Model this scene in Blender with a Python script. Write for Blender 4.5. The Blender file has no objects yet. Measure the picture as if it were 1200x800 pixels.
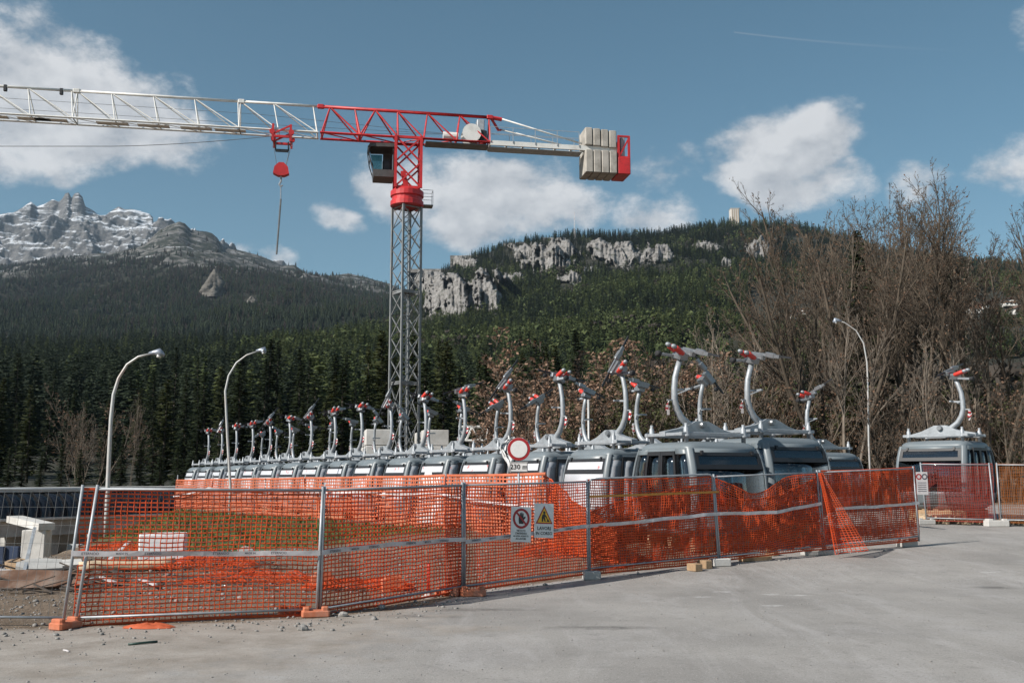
import bpy, math, random
import numpy as np
from math import sin, cos, pi, radians, atan2, sqrt, tan, atan
from mathutils import Vector, Matrix, noise as mnoise

# ------------------------------------------------------------------ camera, sky, sun, exposure
F = 1167.0; TH = atan(158.0 / F); CT, ST = cos(TH), sin(TH); EYE = 2.1
sc = bpy.context.scene
COL = sc.collection
cam_d = bpy.data.cameras.new('camera'); cam = bpy.data.objects.new('camera', cam_d); COL.objects.link(cam)
cam.location = (0, 0, EYE); cam.rotation_euler = (pi / 2 + TH, 0, 0)
cam_d.sensor_width = 36.0; cam_d.lens = 36.0 * F / 1200.0; cam_d.clip_start = 0.1; cam_d.clip_end = 60000
sc.camera = cam

def ray(x, y):
    u = (x - 600) / F; v = (400 - y) / F
    return u, CT - v * ST, ST + v * CT
def tanel(y):
    r = ray(600, y); return r[2] / r[1]
def P(x, y, Y):
    r = ray(x, y); k = Y / r[1]
    return Vector((r[0] * k, Y, EYE + r[2] * k))
def GX(x, Y, z=0.0):
    return (x - 600) / F * (Y * CT + (z - EYE) * ST)
def ZY(y, Y):
    return EYE + Y * tanel(y)

SUN_AZ = Vector((-0.835, -0.55)).normalized()      # horizontal direction towards the sun
SUN_EL = radians(36)
sund = bpy.data.lights.new('sun', 'SUN'); sund.energy = 5.0; sund.angle = radians(0.5); sund.color = (1.0, 0.95, 0.88)
sun = bpy.data.objects.new('sun', sund); COL.objects.link(sun)
sdir = Vector((SUN_AZ.x * cos(SUN_EL), SUN_AZ.y * cos(SUN_EL), sin(SUN_EL)))
sun.rotation_euler = sdir.to_track_quat('Z', 'Y').to_euler()

world = bpy.data.worlds.new('World'); sc.world = world; world.use_nodes = True
SKY_STRENGTH = 0.066
sc.view_settings.view_transform = 'Standard'; sc.view_settings.look = 'None'
sc.view_settings.gamma = 1.0; sc.view_settings.use_curve_mapping = False
sc.view_settings.exposure = 0.30
sc.render.engine = 'CYCLES'
sc.cycles.use_denoising = True; sc.cycles.denoising_prefilter = 'ACCURATE'; sc.cycles.denoising_input_passes = 'RGB_ALBEDO_NORMAL'; sc.cycles.use_adaptive_sampling = True; sc.cycles.adaptive_threshold = 0.012
sc.cycles.max_bounces = 6; sc.cycles.diffuse_bounces = 2; sc.cycles.glossy_bounces = 2
sc.cycles.transparent_max_bounces = 12; sc.cycles.transmission_bounces = 3; sc.cycles.volume_bounces = 0
sc.cycles.caustics_reflective = False; sc.cycles.caustics_refractive = False
sc.cycles.sample_clamp_indirect = 4.0

def build_world():
    nt = world.node_tree; nt.nodes.clear()
    N = nt.nodes.new; L = nt.links.new
    out = N('ShaderNodeOutputWorld'); bg = N('ShaderNodeBackground'); L(bg.outputs[0], out.inputs[0])
    bg.inputs[1].default_value = SKY_STRENGTH
    sky = N('ShaderNodeTexSky'); sky.sky_type = 'NISHITA'; sky.sun_disc = False
    sky.sun_elevation = SUN_EL; sky.sun_rotation = atan2(SUN_AZ.x, SUN_AZ.y)
    sky.altitude = 1200; sky.air_density = 1.0; sky.dust_density = 0.6; sky.ozone_density = 1.0
    hs = N('ShaderNodeHueSaturation'); hs.inputs['Hue'].default_value = 0.476
    hs.inputs['Saturation'].default_value = 1.10; hs.inputs['Value'].default_value = 1.14
    L(sky.outputs[0], hs.inputs['Color'])
    def m(op, a, b=None, c=None, clamp=False):
        n = N('ShaderNodeMath'); n.operation = op; n.use_clamp = clamp
        for i, q in enumerate((a, b, c)):
            if q is None: continue
            if isinstance(q, (int, float)): n.inputs[i].default_value = q
            else: L(q, n.inputs[i])
        return n.outputs[0]
    tc = N('ShaderNodeTexCoord'); sx = N('ShaderNodeSeparateXYZ'); L(tc.outputs['Generated'], sx.inputs[0])
    X, Y, Z = sx.outputs
    az = m('ARCTAN2', X, Y)
    hl = m('SQRT', m('ADD', m('MULTIPLY', X, X), m('MULTIPLY', Y, Y)))
    el = m('DIVIDE', Z, m('MAXIMUM', hl, 0.02))
    # cloud field: noise of the direction, warps the outlines
    def noisev(scale, detail, rough, off=(0, 0, 0), squash=1.5):
        mp = N('ShaderNodeMapping'); L(tc.outputs['Generated'], mp.inputs['Vector'])
        mp.inputs['Location'].default_value = off; mp.inputs['Scale'].default_value = (1, 1, squash)
        nz = N('ShaderNodeTexNoise'); L(mp.outputs[0], nz.inputs['Vector'])
        nz.inputs['Scale'].default_value = scale; nz.inputs['Detail'].default_value = detail; nz.inputs['Roughness'].default_value = rough
        return nz.outputs[0]
    n1 = noisev(13, 9, 0.64)
    soff = sdir * 0.022
    n2 = noisev(13, 3, 0.58, off=(soff.x, soff.y, soff.z * 1.5))
    wa = noisev(7, 3, 0.55, off=(5, 5, 5))
    azw = m('ADD', az, m('MULTIPLY', m('SUBTRACT', wa, 0.5), 0.07))
    elw = m('ADD', el, m('MULTIPLY', m('SUBTRACT', n2, 0.5), 0.05))
    B = []
    def px(x, y, rx, ry, s=1.0):
        r = ray(x, y); B.append((atan2(r[0], r[1]), r[2] / sqrt(r[0] ** 2 + r[1] ** 2), rx / F * 1.12, ry / F * 1.18, s))
    px(45, 100, 120, 78); px(-40, 110, 130, 75); px(150, 140, 105, 55, .9); px(30, 155, 110, 40); px(175, 165, 90, 32, .8); px(-30, 190, 60, 25, .7)
    px(478, 215, 52, 40, .8); px(590, 220, 115, 42); px(640, 240, 75, 42); px(560, 262, 75, 28, .8); px(675, 245, 40, 30, .7)
    px(895, 172, 68, 46, 1.1); px(950, 172, 66, 50, 1.1); px(985, 205, 48, 32); px(880, 205, 62, 30); px(940, 222, 80, 26, .9)
    px(780, 205, 48, 34, .55); px(778, 246, 46, 20, .5); px(393, 257, 30, 17, .75); px(1205, 45, 28, 36, .6); px(1200, 192, 42, 36, .8)
    px(268, 292, 24, 12, .5); px(320, 303, 22, 12, .5); px(1085, 215, 30, 26, .35)
    dens = None; base = None
    for (a0, e0, ra, re, s) in B:
        da = m('MULTIPLY', m('SUBTRACT', azw, a0), 1 / ra); de = m('MULTIPLY', m('SUBTRACT', elw, e0), 1 / re)
        q = m('MULTIPLY_ADD', m('ADD', m('MULTIPLY', da, da), m('MULTIPLY', de, de)), -s, s)
        dens = q if dens is None else m('MAXIMUM', dens, q)
    # the same fair-weather clouds go on all round, beyond the named ones
    away = m('MULTIPLY', m('SUBTRACT', m('ABSOLUTE', az), 0.62), 4.0, clamp=True)
    bgc = m('MULTIPLY_ADD', m('SUBTRACT', wa, 0.60), 9.0, 0.0)
    dens = m('MAXIMUM', dens, m('MULTIPLY_ADD', m('SUBTRACT', away, 1.0), 9.0, m('MINIMUM', bgc, 1.0)))
    d1 = m('ADD', m('MAXIMUM', dens, -1.5), m('MULTIPLY', m('SUBTRACT', n1, 0.5), 3.1))
    cov = N('ShaderNodeMapRange'); cov.interpolation_type = 'SMOOTHSTEP'; L(d1, cov.inputs[0])
    cov.inputs[1].default_value = -0.05; cov.inputs[2].default_value = 0.85
    # light side: less cloud towards the sun = brighter
    lit = m('MULTIPLY_ADD', m('SUBTRACT', n1, n2), 3.0, 0.62, clamp=True)
    lit = m('ADD', lit, m('MULTIPLY', m('SUBTRACT', d1, 0.5), -0.08), clamp=True)
    cr = N('ShaderNodeMixRGB'); L(lit, cr.inputs[0])
    cr.inputs[1].default_value = (5.4, 5.7, 6.2, 1); cr.inputs[2].default_value = (9.6, 9.65, 9.8, 1)
    mx = N('ShaderNodeMixRGB'); L(m('MULTIPLY', cov.outputs[0], 0.93), mx.inputs[0]); L(hs.outputs[0], mx.inputs[1]); L(cr.outputs[0], mx.inputs[2])
    # an aeroplane's trail: a thin straight streak high in the sky
    def ae(x, y):
        r = ray(x, y); return atan2(r[0], r[1]), r[2] / sqrt(r[0] ** 2 + r[1] ** 2)
    a0, e0 = ae(860, 38); a1, e1 = ae(1115, 59)
    sl = (e1 - e0) / (a1 - a0)
    dist = m('ABSOLUTE', m('SUBTRACT', el, m('MULTIPLY_ADD', m('SUBTRACT', az, a0), sl, e0)))
    along = m('DIVIDE', m('SUBTRACT', az, a0), a1 - a0)
    wdt = m('MULTIPLY_ADD', along, 0.0010, 0.0011)
    tr = m('SUBTRACT', 1.0, m('DIVIDE', dist, wdt), clamp=True)
    fade = m('MULTIPLY', m('MULTIPLY', m('GREATER_THAN', along, 0.0), m('SUBTRACT', 1.05, along, clamp=True)), 0.20)
    mx2 = N('ShaderNodeMixRGB'); L(m('MULTIPLY', tr, fade), mx2.inputs[0]); L(mx.outputs[0], mx2.inputs[1]); mx2.inputs[2].default_value = (7.5, 7.8, 8.2, 1)
    L(mx2.outputs[0], bg.inputs[0])
    world.cycles.sampling_method = 'MANUAL'; world.cycles.sample_map_resolution = 512
build_world()

# ------------------------------------------------------------------ helpers: materials
MATS = {}
def mat(name, col, rough=0.6, metal=0.0, var=0.0, vscale=4.0, bump=0.0, bscale=20.0, dirt=None, dscale=2.0, damt=0.4, rnd=0.0, trans=0.0, spec=0.5, coord='Object'):
    if name in MATS: return MATS[name]
    M = bpy.data.materials.new(name); M.use_nodes = True; MATS[name] = M
    nt = M.node_tree; bs = nt.nodes['Principled BSDF']; N = nt.nodes.new; L = nt.links.new
    c = (*col, 1.0)
    bs.inputs['Base Color'].default_value = c; bs.inputs['Roughness'].default_value = rough; bs.inputs['Metallic'].default_value = metal
    bs.inputs['Specular IOR Level'].default_value = spec
    colsock = None
    tc = N('ShaderNodeTexCoord')
    def nz(scale, detail=5, rgh=.6):
        n = N('ShaderNodeTexNoise'); L(tc.outputs[coord], n.inputs['Vector']); n.inputs['Scale'].default_value = scale
        n.inputs['Detail'].default_value = detail; n.inputs['Roughness'].default_value = rgh; return n.outputs[0]
    if var or dirt or rnd:
        rgb = N('ShaderNodeRGB'); rgb.outputs[0].default_value = c; colsock = rgb.outputs[0]
    if var:
        mr = N('ShaderNodeMapRange'); L(nz(vscale), mr.inputs[0]); mr.inputs[1].default_value = .3; mr.inputs[2].default_value = .7
        mr.inputs[3].default_value = 1 - var; mr.inputs[4].default_value = 1 + var
        mu = N('ShaderNodeVectorMath'); mu.operation = 'SCALE'; L(colsock, mu.inputs[0]); L(mr.outputs[0], mu.inputs['Scale']); colsock = mu.outputs[0]
    if rnd:
        oi = N('ShaderNodeObjectInfo'); mr = N('ShaderNodeMapRange'); L(oi.outputs['Random'], mr.inputs[0])
        mr.inputs[3].default_value = 1 - rnd; mr.inputs[4].default_value = 1 + rnd
        mu = N('ShaderNodeVectorMath'); mu.operation = 'SCALE'; L(colsock, mu.inputs[0]); L(mr.outputs[0], mu.inputs['Scale']); colsock = mu.outputs[0]
    if dirt:
        mr = N('ShaderNodeMapRange'); L(nz(dscale, 8, .7), mr.inputs[0]); mr.inputs[1].default_value = .48; mr.inputs[2].default_value = .68; mr.inputs[4].default_value = damt
        mx = N('ShaderNodeMixRGB'); L(mr.outputs[0], mx.inputs[0]); L(colsock, mx.inputs[1]); mx.inputs[2].default_value = (*dirt, 1); colsock = mx.outputs[0]
    if colsock: L(colsock, bs.inputs['Base Color'])
    if bump:
        b = N('ShaderNodeBump'); b.inputs['Strength'].default_value = bump; b.inputs['Distance'].default_value = .02
        L(nz(bscale, 6), b.inputs['Height']); L(b.outputs[0], bs.inputs['Normal'])
    if trans:
        t = N('ShaderNodeBsdfTranslucent'); ms = N('ShaderNodeMixShader'); ms.inputs[0].default_value = trans
        if colsock: L(colsock, t.inputs[0])
        else: t.inputs[0].default_value = c
        o = nt.nodes['Material Output']; L(bs.outputs[0], ms.inputs[1]); L(t.outputs[0], ms.inputs[2]); L(ms.outputs[0], o.inputs[0])
    return M

def glass_mat(name, tint, refl=(.9, .95, 1), rough=.04):
    M = bpy.data.materials.new(name); M.use_nodes = True; MATS[name] = M
    nt = M.node_tree; nt.nodes.clear(); N = nt.nodes.new; L = nt.links.new
    o = N('ShaderNodeOutputMaterial'); ms = N('ShaderNodeMixShader'); t = N('ShaderNodeBsdfTransparent'); g = N('ShaderNodeBsdfGlossy')
    t.inputs[0].default_value = (*tint, 1); g.inputs[0].default_value = (*refl, 1); g.inputs['Roughness'].default_value = rough
    fr = N('ShaderNodeFresnel'); fr.inputs[0].default_value = 1.55
    mr = N('ShaderNodeMapRange'); L(fr.outputs[0], mr.inputs[0]); mr.inputs[3].default_value = .06; mr.inputs[4].default_value = 1.0
    L(mr.outputs[0], ms.inputs[0]); L(t.outputs[0], ms.inputs[1]); L(g.outputs[0], ms.inputs[2]); L(ms.outputs[0], o.inputs[0])
    return M

# ------------------------------------------------------------------ helpers: meshes
class MB:
    def __init__(s): s.v = []; s.f = []
    def add(s, vs, fs):
        o = len(s.v); s.v.extend([tuple(p) for p in vs]); s.f.extend([tuple(i + o for i in f) for f in fs]); return s
    def box(s, c, d, M=None):
        hx, hy, hz = d[0] / 2, d[1] / 2, d[2] / 2
        vs = [Vector((x, y, z)) for z in (-hz, hz) for (x, y) in ((-hx, -hy), (hx, -hy), (hx, hy), (-hx, hy))]
        if M is not None: vs = [M @ p for p in vs]
        c = Vector(c)
        return s.add([p + c for p in vs], [(3, 2, 1, 0), (4, 5, 6, 7), (0, 1, 5, 4), (1, 2, 6, 5), (2, 3, 7, 6), (3, 0, 4, 7)])
    def cbox(s, c, d, b=.02, M=None):                # box with chamfered vertical and top edges
        hx, hy, hz = d[0] / 2, d[1] / 2, d[2] / 2
        def ring(z, k):
            ax, ay = hx - k, hy - k
            return [(-ax + b, -ay, z), (ax - b, -ay, z), (ax, -ay + b, z), (ax, ay - b, z), (ax - b, ay, z), (-ax + b, ay, z), (-ax, ay - b, z), (-ax, -ay + b, z)]
        vs = []
        for z, k in ((-hz, b * .6), (-hz + b * .6, 0), (hz - b * .6, 0), (hz, b * .6)): vs += ring(z, k)
        vs = [Vector(p) for p in vs]
        if M is not None: vs = [M @ p for p in vs]
        c = Vector(c); fs = [tuple(range(7, -1, -1)), tuple(range(24, 32))]
        for r in range(3):
            for i in range(8): j = (i + 1) % 8; fs.append((r * 8 + i, r * 8 + j, r * 8 + 8 + j, r * 8 + 8 + i))
        return s.add([p + c for p in vs], fs)
    def beam(s, a, b, w, h=None, up=(0, 0, 1)):
        a, b = Vector(a), Vector(b); h = h or w; d = (b - a).normalized(); u = Vector(up)
        if abs(d.dot(u)) > .98: u = Vector((1, 0, 0))
        x = d.cross(u).normalized(); z = x.cross(d).normalized()
        vs = []
        for p in (a, b):
            for (i, j) in ((-1, -1), (1, -1), (1, 1), (-1, 1)): vs.append(p + x * (w / 2 * i) + z * (h / 2 * j))
        return s.add(vs, [(3, 2, 1, 0), (4, 5, 6, 7), (0, 1, 5, 4), (1, 2, 6, 5), (2, 3, 7, 6), (3, 0, 4, 7)])
    def path(s, pts, rad, n=8, cap=True, flat=1.0):
        pts = [Vector(p) for p in pts]
        if not hasattr(rad, '__len__'): rad = [rad] * len(pts)
        vs = []; ref = None
        for i, p in enumerate(pts):
            d = (pts[min(i + 1, len(pts) - 1)] - pts[max(i - 1, 0)])
            d = d.normalized() if d.length > 1e-9 else Vector((0, 0, 1))
            if ref is None:
                ref = Vector((1, 0, 0)) if abs(d.x) < .9 else Vector((0, 1, 0))
            x = (ref - d * ref.dot(d)); x = x.normalized() if x.length > 1e-6 else d.orthogonal().normalized()
            y = d.cross(x); ref = x
            for k in range(n):
                a = 2 * pi * k / n; vs.append(p + x * (rad[i] * cos(a)) + y * (rad[i] * flat * sin(a)))
        fs = []
        for i in range(len(pts) - 1):
            for k in range(n):
                k2 = (k + 1) % n; fs.append((i * n + k, i * n + k2, (i + 1) * n + k2, (i + 1) * n + k))
        if cap: fs.append(tuple(range(n - 1, -1, -1))); fs.append(tuple((len(pts) - 1) * n + k for k in range(n)))
        return s.add(vs, fs)
    def tube(s, a, b, r, r2=None, n=8, cap=True): return s.path([a, b], [r, r if r2 is None else r2], n, cap)
    def prism(s, poly, a, b, axis='y'):              # polygon extruded along an axis
        n = len(poly); vs = []
        for t in (a, b):
            for (p, q) in poly: vs.append({'y': (p, t, q), 'x': (t, p, q), 'z': (p, q, t)}[axis])
        fs = [tuple(range(n)), tuple(range(2 * n - 1, n - 1, -1))]
        for i in range(n): j = (i + 1) % n; fs.append((i, i + n, j + n, j))
        return s.add(vs, fs)
    def lathe(s, prof, n=16, c=(0, 0, 0), M=None):   # (r, z) profile turned round z
        vs = []; c = Vector(c)
        for (r, z) in prof:
            for k in range(n):
                p = Vector((r * cos(2 * pi * k / n), r * sin(2 * pi * k / n), z))
                if M is not None: p = M @ p
                vs.append(p + c)
        fs = []
        for i in range(len(prof) - 1):
            for k in range(n): j = (k + 1) % n; fs.append((i * n + k, i * n + j, (i + 1) * n + j, (i + 1) * n + k))
        fs.append(tuple(range(n - 1, -1, -1))); fs.append(tuple((len(prof) - 1) * n + k for k in range(n)))
        return s.add(vs, fs)
    def mesh(s, name, m, smooth=False):
        me = bpy.data.meshes.new(name); me.from_pydata(s.v, [], s.f)
        if m is not None: me.materials.append(MATS[m] if isinstance(m, str) else m)
        if smooth: me.polygons.foreach_set('use_smooth', [True] * len(me.polygons))
        me.update(); return me
    def build(s, name, m, parent=None, smooth=False):
        return link(name, s.mesh(name, m, smooth), parent)

def link(name, me, parent=None, loc=None, rot=None):
    o = bpy.data.objects.new(name, me); COL.objects.link(o)
    if parent is not None: o.parent = parent
    if loc is not None: o.location = loc
    if rot is not None: o.rotation_euler = rot
    return o
def tag(o, label=None, cat=None, group=None, kind=None):
    if label: o['label'] = label
    if cat: o['category'] = cat
    if group: o['group'] = group
    if kind: o['kind'] = kind
    return o
def empty(name, loc=(0, 0, 0), rz=0.0):
    o = bpy.data.objects.new(name, None); COL.objects.link(o); o.location = loc; o.rotation_euler = (0, 0, rz); o.empty_display_size = .2
    return o
def tree_of(o):
    r = {}
    for x in bpy.data.objects:
        if x.parent is not None: r.setdefault(x.parent.name, []).append(x)
    return r
def copy_tree(o, kids, parent=None):
    c = o.copy(); COL.objects.link(c); c.parent = parent
    for ch in kids.get(o.name, ()): copy_tree(ch, kids, c)
    return c
def ORD(n): return ['first', 'second', 'third', 'fourth', 'fifth', 'sixth', 'seventh', 'eighth', 'ninth', 'tenth', 'eleventh', 'twelfth', 'thirteenth', 'fourteenth', 'fifteenth', 'sixteenth', 'seventeenth'][n]
def npmesh(name, V, Fq, m, smooth=False):
    me = bpy.data.meshes.new(name); V = np.asarray(V, dtype=np.float32); Fq = np.asarray(Fq, dtype=np.int32)
    me.vertices.add(len(V)); me.vertices.foreach_set('co', V.ravel())
    k = Fq.shape[1]; me.loops.add(Fq.size); me.loops.foreach_set('vertex_index', Fq.ravel())
    me.polygons.add(len(Fq)); me.polygons.foreach_set('loop_start', np.arange(0, Fq.size, k, dtype=np.int32))
    if smooth: me.polygons.foreach_set('use_smooth', np.ones(len(Fq), dtype=bool))
    me.materials.append(MATS[m] if isinstance(m, str) else m); me.update(calc_edges=True); return me
def sstep(a, b, x):
    t = np.clip((np.asarray(x, float) - a) / (b - a), 0, 1); return t * t * (3 - 2 * t)
def fbm2(x, y, oct=5, seed=0, gain=.5, ridged=False):
    """value noise on arrays"""
    x = np.asarray(x, float); y = np.asarray(y, float); r = np.zeros_like(x); a = 1.0; tot = 0
    for o in range(oct):
        xi = np.floor(x).astype(np.int64); yi = np.floor(y).astype(np.int64); fx = x - xi; fy = y - yi
        fx = fx * fx * (3 - 2 * fx); fy = fy * fy * (3 - 2 * fy)
        def h(i, j):
            n = (i * 374761393 + j * 668265263 + (seed + o) * 1442695041) & 0xffffffff
            n = ((n ^ (n >> 13)) * 1274126177) & 0xffffffff
            return ((n ^ (n >> 16)) & 0xffff) / 65535.0
        v = (h(xi, yi) * (1 - fx) + h(xi + 1, yi) * fx) * (1 - fy) + (h(xi, yi + 1) * (1 - fx) + h(xi + 1, yi + 1) * fx) * fy
        v = v * 2 - 1
        if ridged: v = 1 - 2 * np.abs(v)
        r += v * a; tot += a; a *= gain; x = x * 2.03 + 17.1; y = y * 2.03 + 5.7
    return r / tot

TXT = {}
def text_mesh(body, size, m, align='CENTER'):
    k = (body, size, m, align)
    if k in TXT: return TXT[k]
    cu = bpy.data.curves.new('lettering', 'FONT'); cu.body = body; cu.size = size; cu.align_x = align; cu.align_y = 'CENTER'; cu.extrude = .0008; cu.offset = size * .022; cu.resolution_u = 2
    o = bpy.data.objects.new('lettering', cu); COL.objects.link(o)
    dg = bpy.context.evaluated_depsgraph_get(); me = bpy.data.meshes.new_from_object(o.evaluated_get(dg))
    bpy.data.objects.remove(o); me.materials.clear(); me.materials.append(MATS[m]); TXT[k] = me
    return me

# ------------------------------------------------------------------ materials
mat('steel', (.26, .27, .28), .45, .7, var=.15, vscale=9, bump=.05)
mat('galv', (.335, .355, .375), .52, .3, var=.18, vscale=6, bump=.05, bscale=40)
mat('galv_dull', (.40, .42, .44), .55, .35, var=.2, vscale=5, dirt=(.25, .2, .15), dscale=3, damt=.3)
mat('mast_grey', (.16, .165, .165), .5, .3, var=.25, vscale=2, dirt=(.1, .08, .06), dscale=1.2, damt=.5)
mat('mast_light', (.24, .245, .245), .5, .3, var=.25, vscale=2, dirt=(.12, .10, .08), dscale=1.2, damt=.5)
mat('concrete_beige', (.40, .37, .33), .9, 0, var=.2, vscale=1.2, bump=.25, bscale=20, dirt=(.2, .18, .15), dscale=1.4, damt=.75)
mat('crane_red', (.52, .028, .03), .42, 0, var=.16, vscale=1.5, dirt=(.16, .02, .02), dscale=2, damt=.5)
mat('crane_white', (.70, .69, .66), .5, 0, var=.1, vscale=1.0, dirt=(.4, .37, .33), dscale=1.5, damt=.45)
mat('black', (.018, .018, .02), .5, 0, var=.2)
mat('rubber', (.02, .02, .022), .8)
mat('concrete', (.42, .41, .39), .9, 0, var=.2, vscale=1.5, bump=.3, bscale=25, dirt=(.22, .2, .18), dscale=1.1, damt=.6)
mat('concrete_pale', (.55, .53, .50), .9, 0, var=.16, vscale=1.2, bump=.25, bscale=20, dirt=(.3, .28, .25), dscale=.9, damt=.55)
mat('cabin_grey', (.155, .18, .195), .4, 0, var=.07, vscale=2, spec=.5, dirt=(.2, .19, .17), dscale=2.5, damt=.2)
mat('red_plastic', (.58, .045, .03), .38, 0, var=.1)
mat('orange_block', (.50, .155, .075), .75, 0, var=.2, vscale=9, dirt=(.3, .22, .18), dscale=5, damt=.6)
mat('net_orange', (.86, .155, .042), .5, 0, var=.22, vscale=1.1, trans=.5, dirt=(.60, .09, .03), dscale=1.0, damt=.5)
mat('net_pale', (.86, .30, .16), .5, 0, var=.14, vscale=1.4, trans=.5, dirt=(.72, .15, .06), dscale=1.0, damt=.6)
mat('net_maroon', (.34, .04, .022), .5, 0, var=.2, vscale=1.0, trans=.35)  # net colour darkened to carry the shade behind the right-hand panel
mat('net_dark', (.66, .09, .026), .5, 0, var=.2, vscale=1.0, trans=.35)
mat('tape_white', (.72, .68, .68), .45, 0, var=.1, vscale=3, trans=.25, dirt=(.4, .34, .32), dscale=4, damt=.5)
mat('print_dark', (.09, .09, .11), .6)
mat('sign_white', (.72, .72, .71), .4, 0, var=.05, dirt=(.45, .42, .38), dscale=5, damt=.3)
mat('sign_red', (.34, .018, .022), .4)
mat('sign_yellow', (.75, .42, .02), .4)
mat('sign_black', (.02, .02, .02), .5)
mat('bark', (.078, .060, .043), .9, 0, var=.35, vscale=1.5, bump=.4, bscale=9, dirt=(.17, .14, .108), dscale=1.3, damt=.8, rnd=.15)
mat('bark_mix', (.100, .078, .056), .9, 0, var=.35, vscale=1.5, bump=.4, bscale=9, dirt=(.085, .06, .045), dscale=.9, damt=.9, rnd=.12)
mat('bark_pale', (.185, .152, .12), .9, 0, var=.35, vscale=1.5, bump=.4, bscale=9, dirt=(.10, .07, .05), dscale=1.2, damt=.8, rnd=.15)
mat('bark_dark', (.07, .055, .045), .9, 0, var=.3, vscale=2, rnd=.2)
mat('dead_leaf', (.17, .10, .062), .8, 0, var=.35, vscale=.9, trans=.3, rnd=.2)
mat('dead_leaf_pale', (.30, .185, .125), .8, 0, var=.3, vscale=.9, trans=.3, rnd=.15)
mat('leaf_green', (.075, .08, .024), .75, 0, var=.4, vscale=.8, trans=.3, rnd=.25)
mat('timber', (.36, .24, .14), .85, 0, var=.25, vscale=6, bump=.2, dirt=(.2, .14, .09), dscale=4, damt=.5)
mat('timber_pale', (.55, .42, .28), .85, 0, var=.2, vscale=6, bump=.2, dirt=(.35, .26, .17), dscale=4, damt=.5)
mat('rust', (.12, .062, .038), .9, 0, var=.45, vscale=3, bump=.3, dirt=(.24, .2, .17), dscale=2.5, damt=.7)
mat('plastic_white', (.78, .78, .77), .45, 0, var=.05, trans=.2, bump=.2, bscale=6)
mat('poly_white', (.80, .80, .79), .9, 0, var=.06, vscale=6, bump=.3, bscale=60)
mat('blue_tarp', (.02, .035, .075), .6, 0, var=.3, vscale=2)
mat('stone', (.27, .255, .24), .95, 0, var=.3, vscale=3, bump=.4, rnd=.2)
mat('grass_blade', (.085, .115, .03), .8, 0, var=.35, vscale=1.2, trans=.25)
mat('wall_white', (.74, .72, .68), .85, 0, var=.06)
mat('wood_brown', (.16, .075, .04), .85, 0, var=.25, vscale=.6)
mat('roof_brown', (.13, .075, .055), .85, 0, var=.25, vscale=.4, rnd=.25)
mat('window_dark', (.03, .035, .04), .2)
mat('lamp_head', (.30, .33, .38), .4, .5, var=.1)
mat('lamp_pole', (.50, .50, .49), .5, .2, var=.12, vscale=2, dirt=(.42, .2, .11), dscale=1.6, damt=.35)
mat('bench_fabric', (.05, .055, .06), .7)
mat('orange_bag', (.62, .14, .06), .5, 0, var=.2, vscale=5, trans=.2)
mat('hose_green', (.02, .05, .04), .5)
glass_mat('cabin_glass', (.42, .45, .47))
mat('vault_glass', (.012, .015, .022), .2, 0, var=.3, vscale=.7, spec=.35)
glass_mat('cab_glass', (.30, .46, .46))
mat('cab_dark', (.075, .07, .068), .5, 0, var=.2)

def film_mat(name, base, redamt):
    M = bpy.data.materials.new(name); M.use_nodes = True; MATS[name] = M
    nt = M.node_tree; bs = nt.nodes['Principled BSDF']; N = nt.nodes.new; L = nt.links.new
    tc = N('ShaderNodeTexCoord'); oi = N('ShaderNodeObjectInfo'); va = N('ShaderNodeVectorMath'); va.operation = 'ADD'
    L(tc.outputs['Object'], va.inputs[0])
    sc_ = N('ShaderNodeVectorMath'); sc_.operation = 'SCALE'; cmb = N('ShaderNodeCombineXYZ'); L(oi.outputs['Random'], cmb.inputs[0]); L(oi.outputs['Random'], cmb.inputs[2])
    L(cmb.outputs[0], sc_.inputs[0]); sc_.inputs['Scale'].default_value = 37.0; L(sc_.outputs[0], va.inputs[1])
    vo = N('ShaderNodeTexVoronoi'); vo.inputs['Scale'].default_value = 2.4; vo.inputs['Randomness'].default_value = .8; L(va.outputs[0], vo.inputs['Vector'])
    nz = N('ShaderNodeTexNoise'); nz.inputs['Scale'].default_value = 16; nz.inputs['Detail'].default_value = 4; L(va.outputs[0], nz.inputs['Vector'])
    a = N('ShaderNodeMath'); a.operation = 'MULTIPLY_ADD'; L(nz.outputs[0], a.inputs[0]); a.inputs[1].default_value = .65; L(vo.outputs['Distance'], a.inputs[2])
    mr = N('ShaderNodeMapRange'); L(a.outputs[0], mr.inputs[0]); mr.inputs[1].default_value = .50; mr.inputs[2].default_value = .44; mr.inputs[4].default_value = redamt
    n2 = N('ShaderNodeTexNoise'); n2.inputs['Scale'].default_value = 3; n2.inputs['Detail'].default_value = 4; L(va.outputs[0], n2.inputs['Vector'])
    m0 = N('ShaderNodeMixRGB'); L(n2.outputs[0], m0.inputs[0]); m0.inputs[1].default_value = (*[c * .82 for c in base], 1); m0.inputs[2].default_value = (*[min(1, c * 1.12) for c in base], 1)
    mx = N('ShaderNodeMixRGB'); L(mr.outputs[0], mx.inputs[0]); L(m0.outputs[0], mx.inputs[1]); mx.inputs[2].default_value = (.5, .06, .04, 1)
    L(mx.outputs[0], bs.inputs['Base Color']); bs.inputs['Roughness'].default_value = .3
    b = N('ShaderNodeBump'); b.inputs['Strength'].default_value = .25; b.inputs['Distance'].default_value = .03; L(n2.outputs[0], b.inputs['Height']); L(b.outputs[0], bs.inputs['Normal'])
film_mat('film_white', (.56, .57, .60), .75)
film_mat('film_grey', (.36, .38, .41), .45)

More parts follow.
